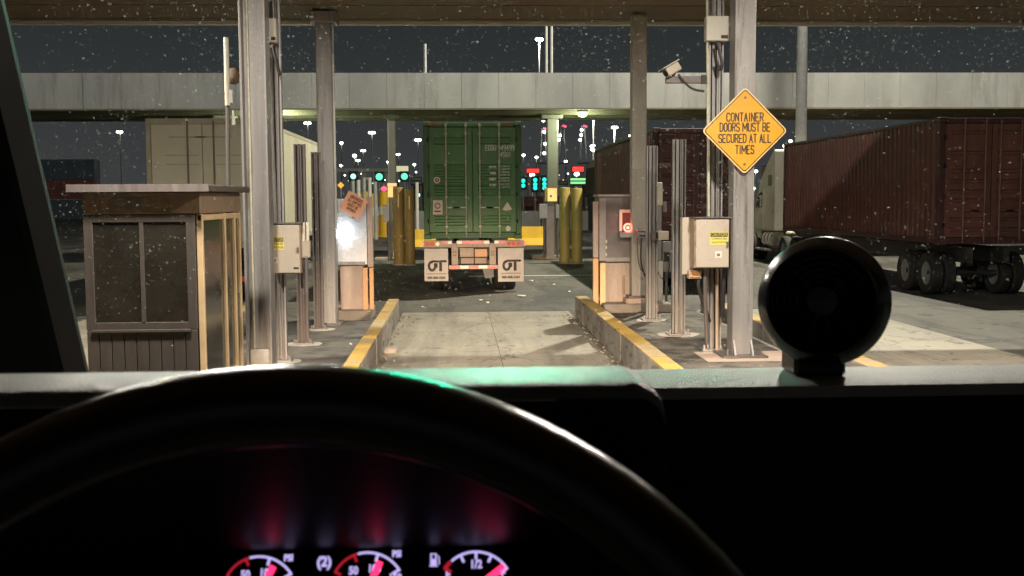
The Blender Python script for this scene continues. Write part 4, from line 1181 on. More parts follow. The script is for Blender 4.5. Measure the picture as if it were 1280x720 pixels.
# --- cream trailer, next lane to the left
tx1 = -4.42
root = thing('box_trailer', 'cream box trailer parked in the lane left of the near column', 'trailer', (tx1 - 1.22, 25.3, 0))
tx0, ty0, ty1, tz0, tz1 = tx1 - 2.44, 25.3, 39.5, 1.25, 4.12
n = 12
for i in range(n):
    a = ty0 + .1 + (ty1 - ty0 - .2) / n * i
    w = (ty1 - ty0 - .2) / n
    B().box(tx1 - .03, tx1, a + .006, a + w - .006, tz0 + .14, tz1 - .10).obj('side_panel', M['trailer'], root)
    B().box(tx0, tx0 + .03, a + .006, a + w - .006, tz0 + .14, tz1 - .10).obj('side_panel', M['trailer'], root)
for xx in (tx1 - .05, tx0 - .006):
    B().box(xx, xx + .056, ty0, ty1, tz1 - .10, tz1).obj('top_rail', M['trailer_dark'], root, bevel=.008)
    B().box(xx, xx + .056, ty0, ty1, tz0, tz0 + .138).obj('bottom_rail', M['trailer_dark'], root, bevel=.008)
B().box(tx0 + .06, tx1 - .06, ty0 + .04, ty1, tz1 - .04, tz1 - .006).obj('roof', M['trailer'], root)
B().box(tx0 + .04, tx1 - .04, ty1 - .06, ty1 - .02, tz0 + .1, tz1 - .05).obj('front_wall', M['trailer'], root)
fr = B()
fr.box(tx0, tx0 + .1, ty0 - .05, ty0 + .08, tz0, tz1).box(tx1 - .1, tx1, ty0 - .05, ty0 + .08, tz0, tz1).box(tx0 + .1, tx1 - .1, ty0 - .05, ty0 + .08, tz1 - .12, tz1).box(tx0 + .1, tx1 - .1, ty0 - .05, ty0 + .08, tz0, tz0 + .14)
fr.obj('rear_frame', M['trailer_dark'], root)
xm = (tx0 + tx1) / 2
for a, c in ((tx0 + .105, xm - .006), (xm + .006, tx1 - .105)):
    d = B().box(a, c, ty0 - .02, ty0 + .02, tz0 + .145, tz1 - .125).obj('rear_door', M['trailer'], root, bevel=.005)
    xx = a + .8 if a < xm - .5 else a + .25
    B().cyl((xx, ty0 - .05, tz0 + .05), (xx, ty0 - .05, tz1 - .05), .018, 8).obj('lock_rod', M['rod_red'], d)
    B().box(xx - .25, xx + .25, ty0 - .085, ty0 - .06, tz0 + 1.05, tz0 + 1.1).obj('handle', M['seam'], d)
    B().box(xx - .4, xx + .4, ty0 - .03, ty0 - .0215, tz1 - .42, tz1 - .395).obj('hasp', M['trailer_dark'], d)
    for zz in (2.0, 2.4, 3.1, 3.3):
        B().box(a + .3, c - .08, ty0 - .03, ty0 - .0215, zz, zz + .022).obj('hinge_strap', M['trailer_dark'], d)
CH3 = root
for xx in (tx0 + .5, tx1 - .64):
    B().box(xx, xx + .14, ty0 + .1, ty1 - .2, tz0 - .3, tz0 - .02).obj('main_rail', M['steel_dark'], root)
wheels(root, tx0, (ty0 + 1.2, ty0 + 2.45))
B().box(tx0 + .3, tx1 - .3, ty0 - .02, ty0 + .08, .5, .6).obj('underride_bar', M['tape_red'], root)

# --- white tractor and red-brown container two lanes over at right
rx0 = 10.9
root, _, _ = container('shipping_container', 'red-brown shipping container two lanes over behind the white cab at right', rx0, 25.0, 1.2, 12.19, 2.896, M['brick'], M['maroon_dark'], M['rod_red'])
CH4 = chassis('dark chassis under the red-brown container at the right edge', rx0, 25.0, 1.2)
CY = 38.35
root = thing('white_tractor', 'white tractor cab with tall roof fairing two lanes over at right', 'truck', (rx0 + 1.2, CY, 0))
prof = [(CY, 1.15), (CY, 3.93), (CY + .12, 3.98), (CY + 1.1, 3.45), (CY + 2.0, 2.85), (CY + 2.1, 2.55), (CY + 2.65, 1.95), (CY + 2.7, 1.12)]
B().prism(prof, lambda a, c, t: (t, a, c), rx0 + .04, rx0 + 2.34).obj('sleeper_cab', M['cab_white'], root, bevel=.05, seg=2)
hd = [(CY + 2.705, .8), (CY + 2.705, 1.92), (CY + 3.3, 1.85), (CY + 4.3, 1.6), (CY + 4.6, 1.4), (CY + 4.65, .8)]
B().prism(hd, lambda a, c, t: (t, a, c), rx0 + .3, rx0 + 2.1).obj('bonnet', M['cab_white'], root, bevel=.06, seg=2)
d = B().prism([(CY + 1.35, 1.2), (CY + 1.35, 2.62), (CY + 2.05, 2.5), (CY + 2.5, 1.95), (CY + 2.55, 1.2)], lambda a, c, t: (t, a, c), rx0 + .015, rx0 + .038).obj('door', M['cab_white'], root)
B().prism([(CY + 1.5, 1.95), (CY + 1.5, 2.52), (CY + 2.0, 2.42), (CY + 2.35, 1.95)], lambda a, c, t: (t, a, c), rx0 + .0, rx0 + .013).obj('door_window', M['glass_dark'], d)
B().box(rx0 + .022, rx0 + .038, CY + .42, CY + .8, 2.72, 3.1).obj('sleeper_window', M['glass_dark'], root, bevel=.003)
B().box(rx0 - .28, rx0 - .1, CY + 2.2, CY + 2.34, 1.75, 2.4).obj('mirror', M['chrome'], root, bevel=.02)
B().box(rx0 - .1, rx0 + .03, CY + 2.25, CY + 2.29, 2.2, 2.24).obj('mirror_arm', M['chrome'], root)
B().cyl((rx0 + .3, CY + .35, .85), (rx0 + .3, CY + 1.7, .85), .27, 18).obj('fuel_tank', M['chrome'], root, smooth=True)
for i in range(3):
    B().lathe([(.27, -.03), (.295, -.03), (.295, .03), (.27, .03)], (rx0 + .3, CY + .6 + i * .4, .85), (0, 1, 0), 18, True).obj('tank_strap', M['white'], root)
B().box(rx0 + .02, rx0 + .4, CY + .3, CY + 2.4, .42, .5).obj('step', M['chrome'], root, bevel=.01)
B().box(rx0 + .65, rx0 + .8, CY - 2.5, CY + 3, .7, .95).obj('frame_rail', M['steel_dark'], root)
B().box(rx0 + 1.6, rx0 + 1.75, CY - 2.5, CY + 3, .7, .95).obj('frame_rail', M['steel_dark'], root)
wheels(root, rx0, (CY - 1.9, CY - .7))
wheels(root, rx0, (CY + 3.5,))
for i in range(4):
    y = CY - .75 + i * .14
    B().lathe([(.07, -.05), (.11, 0), (.07, .05)], (rx0 + .45, y, 1.05), (0, 1, 0), 14).obj('air_line_coil', M['trailer_dark'], root, smooth=True)

# ------------------------------------------------------------------ far canopy (second gate line)
D1, D2 = 41.7, 47.0
root = thing('far_canopy', 'pale panelled canopy roof spanning the lanes beyond the green container', 'canopy', (2, D1, 5.7))
fz0, fz1 = az(135, D1, 560), az(91, D1, 560)
zc = lambda x, z: z
pw = 1.37
x = -19.0
i = 0
while x < 25:
    B().box(x + .004, x + pw - .004, D1 + random.uniform(-.005, .005), D1 + .06, fz0, fz1).obj('fascia_panel', M['fascia_b'] if random.random() < .35 else M['fascia'], root)
    x += pw
    i += 1
B().box(-19, x, D1 + .07, D2, fz0 - .002, fz0 + .1).obj('soffit', M['soffit2'], root)
B().box(-19, x, D1 + .07, D2, fz1 - .15, fz1 - .05).obj('roof_sheet', M['roof'], root)
B().box(-19, x, D2 + .005, D2 + .06, fz0, fz1).obj('rear_fascia', M['fascia'], root)
B().box(-19, x, D1 - .02, D1 + .065, fz0 - .06, fz0 - .004).obj('edge_trim', M['soffit2'], root)
for yy in (43.0, 44.6, 46.0):
    B().box(-19, x, yy, yy + .14, fz0 - .16, fz0 - .004).obj('purlin', M['soffit2'], root)
for px, hgt in ((683, 33), (689.5, 33), (531.5, 55)):
    q0, q1 = at(px, 92, 43.5), at(px, hgt, 43.5)
    tag(B().cyl((q0.x, 43.5, fz1 - .05), (q0.x, 43.5, q1.z), .05 if px > 600 else .06, 8).obj('vent_pipe', M['mast'], origin=(q0.x, 43.5, fz1)),
        {683: 'thin pipe standing on the far canopy roof, left one of a close pair', 689.5: 'thin pipe standing on the far canopy roof, right one of a close pair',
         531.5: 'short thin pipe standing alone on the far canopy roof above the container'}[px], 'pipe')
def far_column(label, px, w, z0=0.0):
    x_ = ax(px, 43.3, 230)
    r_ = thing('far_column', label, 'column', (x_, 43.3, z0))
    B().box(x_ - w / 2, x_ + w / 2, 43.3 - w / 2, 43.3 + w / 2, z0, fz0 - .165).obj('shaft', M['galv_green'], r_, bevel=.03)
    B().box(x_ - w, x_ + w, 43.3 - w, 43.3 + w, z0, z0 + .05).obj('base_plate', M['galv_dark'], r_)
    B().box(x_ - w * 1.0, x_ + w * 1.0, 43.3 - w, 43.3 + w, fz0 - .3, fz0 - .166).obj('bracket', M['galv_green'], r_)
    return x_
far_column('thin far canopy column rising behind the left pair of bollards', 490.5, .30)
far_column('thicker far canopy column rising behind the orange light box', 690, .40, .15)
far_column('far canopy column hidden among the maroon lane at right', 905, .40)
far_column('far canopy column behind the left guard booth lane', 285, .40)
tag(B().box(ax(665, 42.6, 320), ax(702, 42.6, 320), 42.6, 44.2, 0, .16).obj('concrete_plinth', M['plinth'], bevel=.02, origin=(3.4, 42.6, 0)), 'low plinth under the far column right of the truck', 'plinth')
tag(B().box(ax(468, 42.6, 320), ax(500, 42.6, 320), 42.6, 44.2, 0, .12).obj('concrete_plinth', M['plinth'], bevel=.02, origin=(-2.7, 42.6, 0)), 'low plinth under the far column left of the truck', 'plinth')

# lamps under the far canopy
def far_lamp(px, label, power, vis=True):
    P = at(px, 135, 42.3)
    z = fz0 - .04
    r_ = thing('canopy_dome_light', label, 'light', (P.x, 42.3, z), 'dome lights under the far canopy')
    B().cyl((P.x, 42.3, z - .08), (P.x, 42.3, z + .02), .2, 16).obj('housing', M['grey'], r_)
    B().lathe([(.20, -.08), (.19, -.16), (.12, -.23), (0, -.26)], (P.x, 42.3, z), (0, 0, 1), 18).obj('dome', M['lamp_green'], r_, smooth=True)
    ld = bpy.data.lights.new('dome_lamp', 'POINT'); ld.energy = power; ld.color = (.86, 1, .66); ld.shadow_soft_size = .2
    lo = bpy.data.objects.new('dome_lamp', ld); COL.objects.link(lo); lo.parent = r_; lo.location = (0, 0, -.36)
far_lamp(728, 'green-white dome light glowing under the far canopy right of the container', LAMP_FAR)
#far_lamp(545, 'dome light under the far canopy hidden behind the green container', LAMP_FAR * .5)
far_lamp(346, 'dome light under the far canopy behind the tall left strut post', LAMP_FAR * 2)
#far_lamp(905, 'dome light under the far canopy behind the warning sign column', LAMP_FAR * .5)

# bollards
def bollard(label, px, w, py0, py1, Y, m):
    x_ = ax(px, Y, 300)
    r = w / FOC * Y / 2
    z1 = az(py0, Y, px)
    r_ = thing('pipe_bollard', label, 'bollard', (x_, Y, 0), 'tall yellow pipe bollards at the far gate')
    B().lathe([(0, 0), (r, 0), (r, z1 - .05), (r * .9, z1 - .01), (0, z1)], (x_, Y, 0), (0, 0, 1), 22).obj('pipe', M[m], r_, smooth=True)
    B().lathe([(r * 1.25, 0), (r * 1.25, .05), (r, .06)], (x_, Y, 0), (0, 0, 1), 22).obj('collar', M['plinth'], r_)
    B().box(x_ - r * .1, x_ + r * .1, Y - r - .012, Y - r + .01, z1 - .7, z1 - .25).obj('reflector', M['yellow_strip'], r_)
bollard('ochre pipe bollard left of the truck, outer of the pair', 499, 14, 234, 330, 39.8, 'bollard_brown')
bollard('ochre pipe bollard left of the truck, close beside the container edge', 512.5, 12.5, 236, 331, 39.5, 'bollard_brown')
bollard('yellow pipe bollard right of the truck, nearer the orange light box', 706, 13.5, 234, 328, 39.8, 'bollard')
bollard('yellow pipe bollard right of the truck, nearer the ticket kiosk', 721, 14, 235, 329, 39.6, 'bollard')

def far_reader(label, px, facem, Y=42.2, mirror=1):
    """light box over grey housings on thin legs"""
    x_ = ax(px, Y, 250)
    q = Y / FOC
    r_ = thing('far_ticket_reader', label, 'kiosk', (x_, Y, .15))
    zz = lambda py: az(py, Y, px)
    B().box(x_ - 7 * q, x_ + 8.5 * q, Y, Y + .3, zz(252), zz(235)).obj('light_box', M['bollard'], r_, bevel=.01)
    B().box(x_ - 3.5 * q, x_ + 8 * q, Y - .02, Y - .002, zz(251.5), zz(235.8)).obj('lit_face', facem, r_)
    B().box(x_ - .6 * q, x_ + 2 * q, Y - .026, Y - .021, zz(246), zz(244)).obj('symbol', M['ink'], r_)
    B().box(x_ - 14 * q * mirror, x_ - 4 * q * mirror, Y + .0, Y + .3, zz(273), zz(255)).obj('housing', M['grey'], r_, bevel=.01) if mirror > 0 else B().box(x_ + 4 * q, x_ + 14 * q, Y, Y + .3, zz(273), zz(255)).obj('housing', M['grey'], r_, bevel=.01)
    B().box(x_ + 6.5 * q, x_ + 11 * q, Y, Y + .3, zz(273), zz(256)).obj('housing', M['grey'], r_, bevel=.01)
    for a in (-7.5, 9):
        B().cyl((x_ + a * q, Y + .1, .1), (x_ + a * q, Y + .1, zz(273)), .045, 8).obj('leg', M['galv_dark'], r_)
    B().box(x_ - 5 * q, x_ + 5 * q, Y + .02, Y + .25, .15, zz(253)).obj('back_panel', M['kiosk'], r_)
far_reader('far ticket reader with orange light box right of the green container', 688, M['lit_orange'])
Y = 41.0
root = thing('far_card_post', 'far card reader on thin legs left of the ochre bollards', 'kiosk', (ax(486, Y, 300), Y, .1))
zz = lambda py: az(py, Y, 486)
B().box(ax(478, Y), ax(486, Y), Y, Y + .2, zz(277), zz(256)).obj('housing', M['kiosk_front'], root, bevel=.01)
B().box(ax(485, Y), ax(491.5, Y), Y - .05, Y + .0, zz(246.5), zz(233)).obj('light_box', M['lit_orange'], root)
B().box(ax(484.6, Y), ax(496, Y), Y - .06, Y + .02, zz(232.8), zz(229)).obj('lit_hood', M['lit_orange'], root)
for px in (485.5, 488.5, 493):
    B().cyl((ax(px, Y, 300), Y + .05, 0.08), (ax(px, Y, 300), Y + .05, zz(256 if px < 487 else 247)), .035, 8).obj('leg', M['galv_dark'], root)
B().box(ax(484, Y), ax(493, Y), Y + .06, Y + .1, .1, .16).obj('foot', M['galv_dark'], root)
B().box(ax(490.5, Y), ax(492.5, Y), Y + .0, Y + .04, zz(320), zz(314)).obj('white_tag', M['white'], root)

# ------------------------------------------------------------------ yard beyond
def barrier(label, px0, px1, py0, py1, Y, m):
    a, c = at(px0, py0, Y), at(px1, py1, Y)
    h = a.z
    r_ = thing('jersey_barrier', label, 'barrier', ((a.x + c.x) / 2, Y, 0))
    B().prism([(0, 0), (.6, 0), (.55, .12), (.38, .35), (.36, h), (.24, h), (.22, .35), (.05, .12)], lambda p, q, t: (t, Y + p, q), a.x, c.x).obj('body', m, r_)
    return r_
barrier('yellow traffic barrier right behind the truck beside the far column', 635, 681, 283.5, 306, 56, M['yellow'])
barrier('yellow traffic barrier peeking out left of the green container', 518, 545, 287, 307.5, 55, M['yellow'])
for i in range(6):
    barrier('pale concrete yard barrier in the long row, ' + ('furthest left', 'behind the left bollards', 'behind the container left side', 'behind the container right side', 'behind the far column', 'behind the ticket kiosk')[i],
            430 + i * 62, 430 + i * 62 + 60, 264, 285, 82, M['greyblock'])

def stack(px, Y, n, m, label, w=12.2):
    x_ = ax(px, Y, 250)
    r_ = thing('stacked_containers', label, 'container stack', (x_, Y, 0))
    for i in range(n):
        k = B()
        k.box(x_ - w / 2, x_ + w / 2, Y, Y + 2.44, i * 2.62 + .02, i * 2.62 + 2.6)
        c_ = k.obj('container', m[i % len(m)], r_)
        for j in range(14):
            xx = x_ - w / 2 + .3 + j * (w - .6) / 14
            B().box(xx, xx + .35, Y - .04, Y - .001, i * 2.62 + .2, i * 2.62 + 2.45).obj('rib', m[i % len(m)], c_)
stack(640, 118, 1, [M['stackred']], 'single red container standing in the yard right of the green box')
stack(470, 150, 1, [M['stackgreen']], 'low dark green container far off left of the ochre bollards')
stack(760, 150, 2, [M['stacktan'], M['stackred']], 'two-high tan and red container stack far off above the kiosk', 6.1)
stack(560, 190, 2, [M['stackblue'], M['stackred']], 'slate and red container stack far off behind the green box')
stack(850, 170, 2, [M['stackblue'], M['stackred']], 'slate and red container stack far off behind the maroon box', 12.2)
stack(330, 170, 2, [M['stackred'], M['stackblue']], 'red and slate container stack far off behind the cream trailer')
stack(1000, 190, 3, [M['stackblue'], M['stacktan'], M['stackred']], 'three-high container stack far off behind the white tractor')
stack(1180, 150, 3, [M['stackred'], M['stackblue']], 'three-high red and slate stack far off at the right edge')
stack(60, 150, 3, [M['stackblue'], M['stackred']], 'three-high slate and red stack far off at the left edge')

# olive hopper trailer in the lane beyond
Y = 52
root = thing('hopper_trailer', 'olive covered trailer standing beyond the ticket kiosk', 'trailer', (ax(762, Y, 250), Y, 0))
X = lambda px: ax(px, Y, 230)
zz = lambda py: az(py, Y, 762)
B().prism([(X(752), zz(243)), (X(754), zz(206)), (X(760), zz(194)), (X(772), zz(192)), (X(774), zz(243))], lambda a, c, t: (a, t, c), Y, Y + 7).obj('cover', M['olive'], root, bevel=.05)
B().prism([(X(755.5), zz(195)), (X(757), zz(195)), (X(770), zz(212)), (X(768), zz(213))], lambda a, c, t: (a, t, c), Y - .05, Y - .01).obj('brace', M['steel_dark'], root)
B().box(X(752), X(774), Y - .1, Y + 7, zz(246), zz(243.3)).obj('sill', M['steel_dark'], root)
for px in (755, 769):
    c = (X(px), Y + 1, .5)
    B().lathe([(.1, -.12), (.46, -.13), (.5, 0), (.46, .13), (.1, .12)], c, (1, 0, 0), 20, True).obj('tyre', M['tyre'], root, smooth=True)
B().box(X(754), X(772), Y + .2, Y + 6, .7, zz(246) - .01).obj('frame', M['steel_dark'], root)

# far gate canopy with lane signals
Y = 112
x0, x1 = ax(423, Y, 212), ax(486, Y, 212)
root = thing('distant_gantry', 'pale distant gantry beam above the green lane lights at left', 'gantry', ((x0 + x1) / 2, Y, 0))
B().box(x0 - 6, x1 + 1, Y, Y + 1.5, az(215.3, Y, 450), az(210.5, Y, 450)).obj('beam', M['fascia'], root)
for px in (400, 440, 455, 470, 485):
    B().box(ax(px, Y) - .25, ax(px, Y) + .25, Y + .3, Y + .8, 0, az(215.4, Y, 450)).obj('column', M['fascia'], root)
for i, (px, py, m_, r_s, lb) in enumerate(((441.5, 220.5, 'led_mint', .26, 'mint-green lane light above the orange placard, left of three'),
                                   (474, 221, 'led_teal', .34, 'bright green lane light above the gap left of the ochre bollards'),
                                   (505.5, 220.5, 'led_teal', .32, 'green lane light under the pale yellow sign by the container'))):
    P = at(px, py, 108)
    k = thing('lane_light', lb, 'traffic light', P, 'green lane lights in the yard')
    B().lathe([(0, -.1), (r_s * .7, -.08), (r_s, 0), (0, .02)], P, (0, 1, 0), 16).obj('lens', M[m_], k, smooth=True)
    B().box(P.x - .45, P.x + .45, 108.05, 108.4, P.z - .5, P.z + .5).obj('housing', M['black'], k)
    B().cyl((P.x, 108.2, 0), (P.x, 108.2, P.z - .5), .1, 8).obj('pole', M['mast'], k)
for px, pys, lb in ((654, (226, 232), 'pair of cyan lane lamps at the edge of the green container'), (669, (225, 230.5, 235), 'column of three cyan lane lamps right of the container'),
                    (680.5, (224.5, 230, 235), 'column of cyan lane lamps beside the far column')):
    P = at(px, pys[-1], 106)
    k = thing('lane_light', lb, 'traffic light', P, 'cyan lane lights in the yard')
    for py in pys:
        q = at(px, py, 106)
        B().lathe([(0, -.06), (.14, -.05), (.20, 0), (0, .02)], q, (0, 1, 0), 14).obj('lens', M['led_cyan'], k, smooth=True)
    B().box(P.x - .35, P.x + .35, 106.03, 106.3, P.z - .4, at(px, pys[0], 106).z + .4).obj('housing', M['black'], k)
    B().cyl((P.x, 106.2, 0), (P.x, 106.2, P.z - .4), .08, 8).obj('pole', M['mast'], k)

def panel_sign(label, px0, px1, py0, py1, Y, m, lines=None):
    a, c = at(px0, py0, Y), at(px1, py1, Y)
    r_ = thing('lit_sign', label, 'sign', ((a.x + c.x) / 2, Y, 0))
    B().box(a.x - .08, c.x + .08, Y, Y + .25, c.z - .08, a.z + .08).obj('case', M['steel_dark'], r_)
    if lines:
        for k in range(lines):
            h = (a.z - c.z) / lines
            B().box(a.x, c.x, Y - .03, Y - .002, a.z - h * k - h * .72, a.z - h * k - h * .06).obj('lit_row', M[m], r_)
    else:
        B().box(a.x, c.x, Y - .03, Y - .002, c.z, a.z).obj('lit_face', M[m], r_)
    for xx in (a.x + .1, c.x - .1):
        B().cyl((xx, Y + .15, 0), (xx, Y + .15, c.z - .08), .09, 8).obj('post', M['mast'], r_)
    return r_
panel_sign('red lit sign bar right beside the green container above a white lamp', 658.5, 674, 211, 216, 130, 'led_red')
panel_sign('red lit sign bar right of the far column above a white lamp', 715.5, 729.5, 208.5, 214.5, 130, 'led_red')
panel_sign('two-row green message sign above the right yellow bollards', 713, 733.5, 222.5, 231, 126, 'led_sign_green', 2)
panel_sign('pale yellow lit sign near the kiosk top', 737.5, 750.5, 221, 226.5, 128, 'lit_sign')
panel_sign('pale lit sign above a green lane light left of the container', 495.5, 510.5, 207.5, 214.5, 112, 'lit_sign')
panel_sign('dim grey lit sign board right of the far column', 695, 709, 227, 230, 125, 'greyblock')
panel_sign('small green-white lit rows left of the container edge', 514, 527, 222, 231, 126, 'greyblock', 2)
P = at(426, 231.5, 80)
root = thing('amber_warning_sign', 'tiny amber diamond sign beside the left capital column', 'sign', P)
B(facing(P)).prism([(0, .24), (.24, 0), (0, -.24), (-.24, 0)], lambda a, c, t: (a, c, t), -.02, 0).obj('face', M['lit_amber'], root)
B().cyl((P.x, 80.1, 0), (P.x, 80.1, P.z), .05, 8).obj('post', M['mast'], root)
P = at(480, 236, 80)
root = thing('red_beacon', 'small pink-red lamp left of the ochre bollards', 'lamp', P)
B().lathe([(0, -.2), (.18, -.12), (.24, 0), (.18, .12), (0, .2)], P, (0, 0, 1), 14).obj('lens', M['led_pink'], root, smooth=True)
B().cyl((P.x, 80, 0), (P.x, 80, P.z - .2), .05, 8).obj('post', M['mast'], root)
P = at(522.5, 243.8, 70)
root = thing('pole_lamp', 'mint-white lamp low beside the left edge of the green container', 'lamp', P)
B().lathe([(0, -.14), (.1, -.1), (.14, 0), (.1, .1), (0, .14)], P, (0, 0, 1), 14).obj('lens', M['led_mint'], root, smooth=True)
B().cyl((P.x, 70, 0), (P.x, 70, P.z - .14), .05, 8).obj('post', M['mast'], root)
# pale guide posts in the yard at left
for i, (px, py0) in enumerate(((441, 226), (448, 225), (455, 222), (462, 222), (469, 227), (521, 228))):
    Yq = 66
    P = at(px, py0, Yq)
    tag(B().cyl((P.x, Yq, 0), P, .11, 10).obj('guide_post', M['white' if i % 2 else 'mast'], origin=(P.x, Yq, 0)),
        ('grey guide post in the yard just right of the orange placard top', 'white guide post in the yard second from the orange placard', 'grey guide post in the yard, taller, midway to the bollards',
         'white guide post in the yard, taller, right of a grey one', 'grey guide post in the yard nearest the ochre bollards', 'white guide post peeking between bollard and green container')[i], 'post', 'guide posts in the yard')
for i, px in enumerate((447, 457, 466, 480)):
    Yq = 70
    P = at(px, 243 - i % 2 * 2, Yq)
    k = thing('traffic_cone', ('yellow traffic drum right of the orange placard', 'yellow traffic drum second from the placard', 'yellow traffic drum under the bright green light', 'yellow traffic drum under the pink lamp')[i], 'traffic drum', (P.x, Yq, 0), 'yellow traffic drums in the yard')
    B().lathe([(0, 0), (.42, 0), (.42, .08), (.34, .1), (.3, P.z), (.22, P.z + .08), (0, P.z + .08)], (P.x, Yq, 0), (0, 0, 1), 14).obj('drum', M['yellow'], k, smooth=True)
    B().lathe([(.335, P.z * .5), (.33, P.z * .7)], (P.x, Yq, 0), (0, 0, 1), 14).obj('white_band', M['white'], k, smooth=True)

# floodlight masts in the distance
def mast(px, py, label, twin=True, top=25.0, m='lamp_yard', s=1.0, Y=None):
    Y = Y or (top - 2.3) * FOC / (249 - py)
    P = at(px, py, Y)
    s *= 1.05
    k = Y / FOC            # metres per photograph pixel at that distance
    r_ = thing('floodlight_mast', label, 'light mast', (P.x, Y, 0), 'floodlight masts in the dark yard')
    B().cyl((P.x, Y, 0), (P.x, Y, P.z), k * .85, 8, k * .6).obj('pole', M['white'], r_)
    if m == 'lamp_flood':
        ld = bpy.data.lights.new('flood', 'POINT'); ld.energy = 9000; ld.color = (1, .98, .9); ld.shadow_soft_size = .5
        lo = bpy.data.objects.new('flood', ld); COL.objects.link(lo); lo.parent = r_; lo.location = (0, -k * 5, P.z - k * 3)
    for d in ((-2.3, 2.3) if twin else (0,)):
        hw = 2.0 * k * s
        c = (P.x + d * k * s, Y - hw, P.z)
        B().lathe([(0, -hw * .75), (hw * .8, -hw * .55), (hw, 0), (hw * .7, hw * .55), (0, hw * .7)], c, (0, 0, 1), 12).obj('lamp_head', M[m], r_, smooth=True)
    if twin:
        B().box(P.x - 3.2 * k * s, P.x + 3.2 * k * s, Y - .1, Y + .1, P.z + 1.5 * k * s, P.z + 2.0 * k * s).obj('crossarm', M['mast'], r_)
mast(674, 49.5, 'twin floodlight mast standing high above the far canopy roof', m='lamp_flood', s=1.15, top=31)
mast(384.5, 154, 'twin floodlight mast above the cream trailer roof', s=1.0)
mast(465, 166, 'twin floodlight mast in clear sky left of the thin far column')
mast(427, 178.8, 'single floodlight close right of the capital column, higher one', False)
mast(454, 188.5, 'small twin floodlight mast left of centre, above a lower one', s=.75)
mast(443.5, 194.7, 'bright oval single floodlight left of centre', False, s=1.25)
mast(447.5, 200.5, 'small twin floodlight mast just right of the bright oval light', s=.65)
mast(426.7, 207, 'single floodlight close right of the capital column, lower one', False)
mast(522.5, 175, 'twin floodlight mast just left of the green container', s=.95)
mast(497.7, 193, 'small twin floodlight mast right of the thin far column', s=.6)
mast(518, 205.7, 'small floodlight low beside the left container edge', False, s=.9)
mast(484.5, 202.5, 'small floodlight just left of the thin far column', False, s=.7)
mast(697, 145, 'twin floodlight mast just right of the thick far column', m='lamp_flood', s=1.2)
mast(741.7, 146.3, 'twin floodlight mast under the green-white dome light, to its right', m='lamp_flood', s=1.0)
mast(768, 159.5, 'twin floodlight mast left of the grey plinth column', m='lamp_flood', s=.95)
mast(787.5, 169.7, 'floodlight mast half hidden by the grey plinth column', False, s=1.0)
mast(654.3, 194, 'floodlight mast touching the right container edge', False, s=1.0)
mast(670.5, 196.7, 'floodlight mast between the container and the far column', False, s=1.0)
mast(707, 201.7, 'lone floodlight mast between far column and red sign', False, s=1.0)
mast(665, 218.5, 'white lamp low under the red sign by the container', False, s=1.6, top=9)
mast(720.5, 217.5, 'white lamp low under the red sign by the green message sign', False, s=1.6, top=9)
mast(743, 217.7, 'low white lamp above the pale yellow sign, left one', False, s=.9, top=9)
mast(750, 217, 'low white lamp above the pale yellow sign, right one', False, s=1.2, top=9)
mast(748.5, 231, 'lowest small lamp right of the pale yellow sign', False, s=.8, top=6)
mast(995.5, 170.5, 'floodlight above the red-brown container, highest of three', False, s=1.2)
mast(987.5, 176.5, 'floodlight above the white tractor fairing, middle of three', False, s=1.1)
mast(979.8, 182.3, 'floodlight right of the warning sign, lowest of three', False, s=1.0)
mast(944.5, 214, 'single lamp between the sign column and the white cab window', False, s=1.1, top=9)
mast(942.5, 235.5, 'single lamp between the sign column and the white cab mirror', False, s=1.0, top=6)
mast(1110, 160, 'twin floodlight mast above the red-brown container rear at right', s=.9)
mast(150, 165, 'twin floodlight mast beyond the guard booth at far left', s=.9)

YL = ['just right of the capital column, highest', 'right of the capital column, over the orange placard', 'above the placard, beside the mint-green lane light', 'right of the mint-green lane light, lower', 'between placard and bright green lane light, lowest', 'just right of the bright green lane light, higher', 'right of the bright green lane light, by the thin column', 'between the thin far column and container, under the pale sign', 'right of the pale sign, near the container', 'under the green-white sign rows left of the container', 'lowest beside the left container edge', 'highest beside the left container edge', 'directly right of the container, over the cyan lamps', 'right of the container, under the red sign', 'between the cyan lamp columns', 'just right of the thick far column, higher', 'right of the thick far column, lower', 'left of the second red sign', 'under the pale yellow sign', 'right of the pale yellow sign, above the kiosk', 'just above the kiosk roof, left', 'above the kiosk roof by the olive trailer', 'above the pale yellow sign, upper left', 'half behind the grey plinth column']
for li, (px, py) in enumerate(((431, 219), (436, 226), (452, 217), (459, 223), (466, 229), (479, 218), (482, 225), (499, 226), (511, 219), (516, 226), (524, 231), (520, 215),
               (657, 221), (661, 230), (675, 223), (699, 219), (704, 225), (710, 217), (736, 232), (756, 219), (744, 236), (760, 228), (735, 214), (786, 214))):
    Y = random.uniform(170, 330)
    P = at(px, py, Y)
    k_ = Y / FOC
    r_ = thing('yard_light', 'tiny yard light ' + YL[li], 'lamp', (P.x, Y, 0), 'tiny lights along the horizon')
    B().lathe([(0, -1.1 * k_), (.9 * k_, -.5 * k_), (1.0 * k_, 0), (.6 * k_, .6 * k_), (0, .8 * k_)], P, (0, 0, 1), 10).obj('lens', M[random.choice(('lamp_yard', 'lamp_yard', 'lamp_flood', 'led_mint', 'lit_amber'))], r_, smooth=True)
    B().cyl((P.x, Y, 0), (P.x, Y, P.z - 1.1 * k_), .3 * k_, 6).obj('pole', M['mast'], r_)

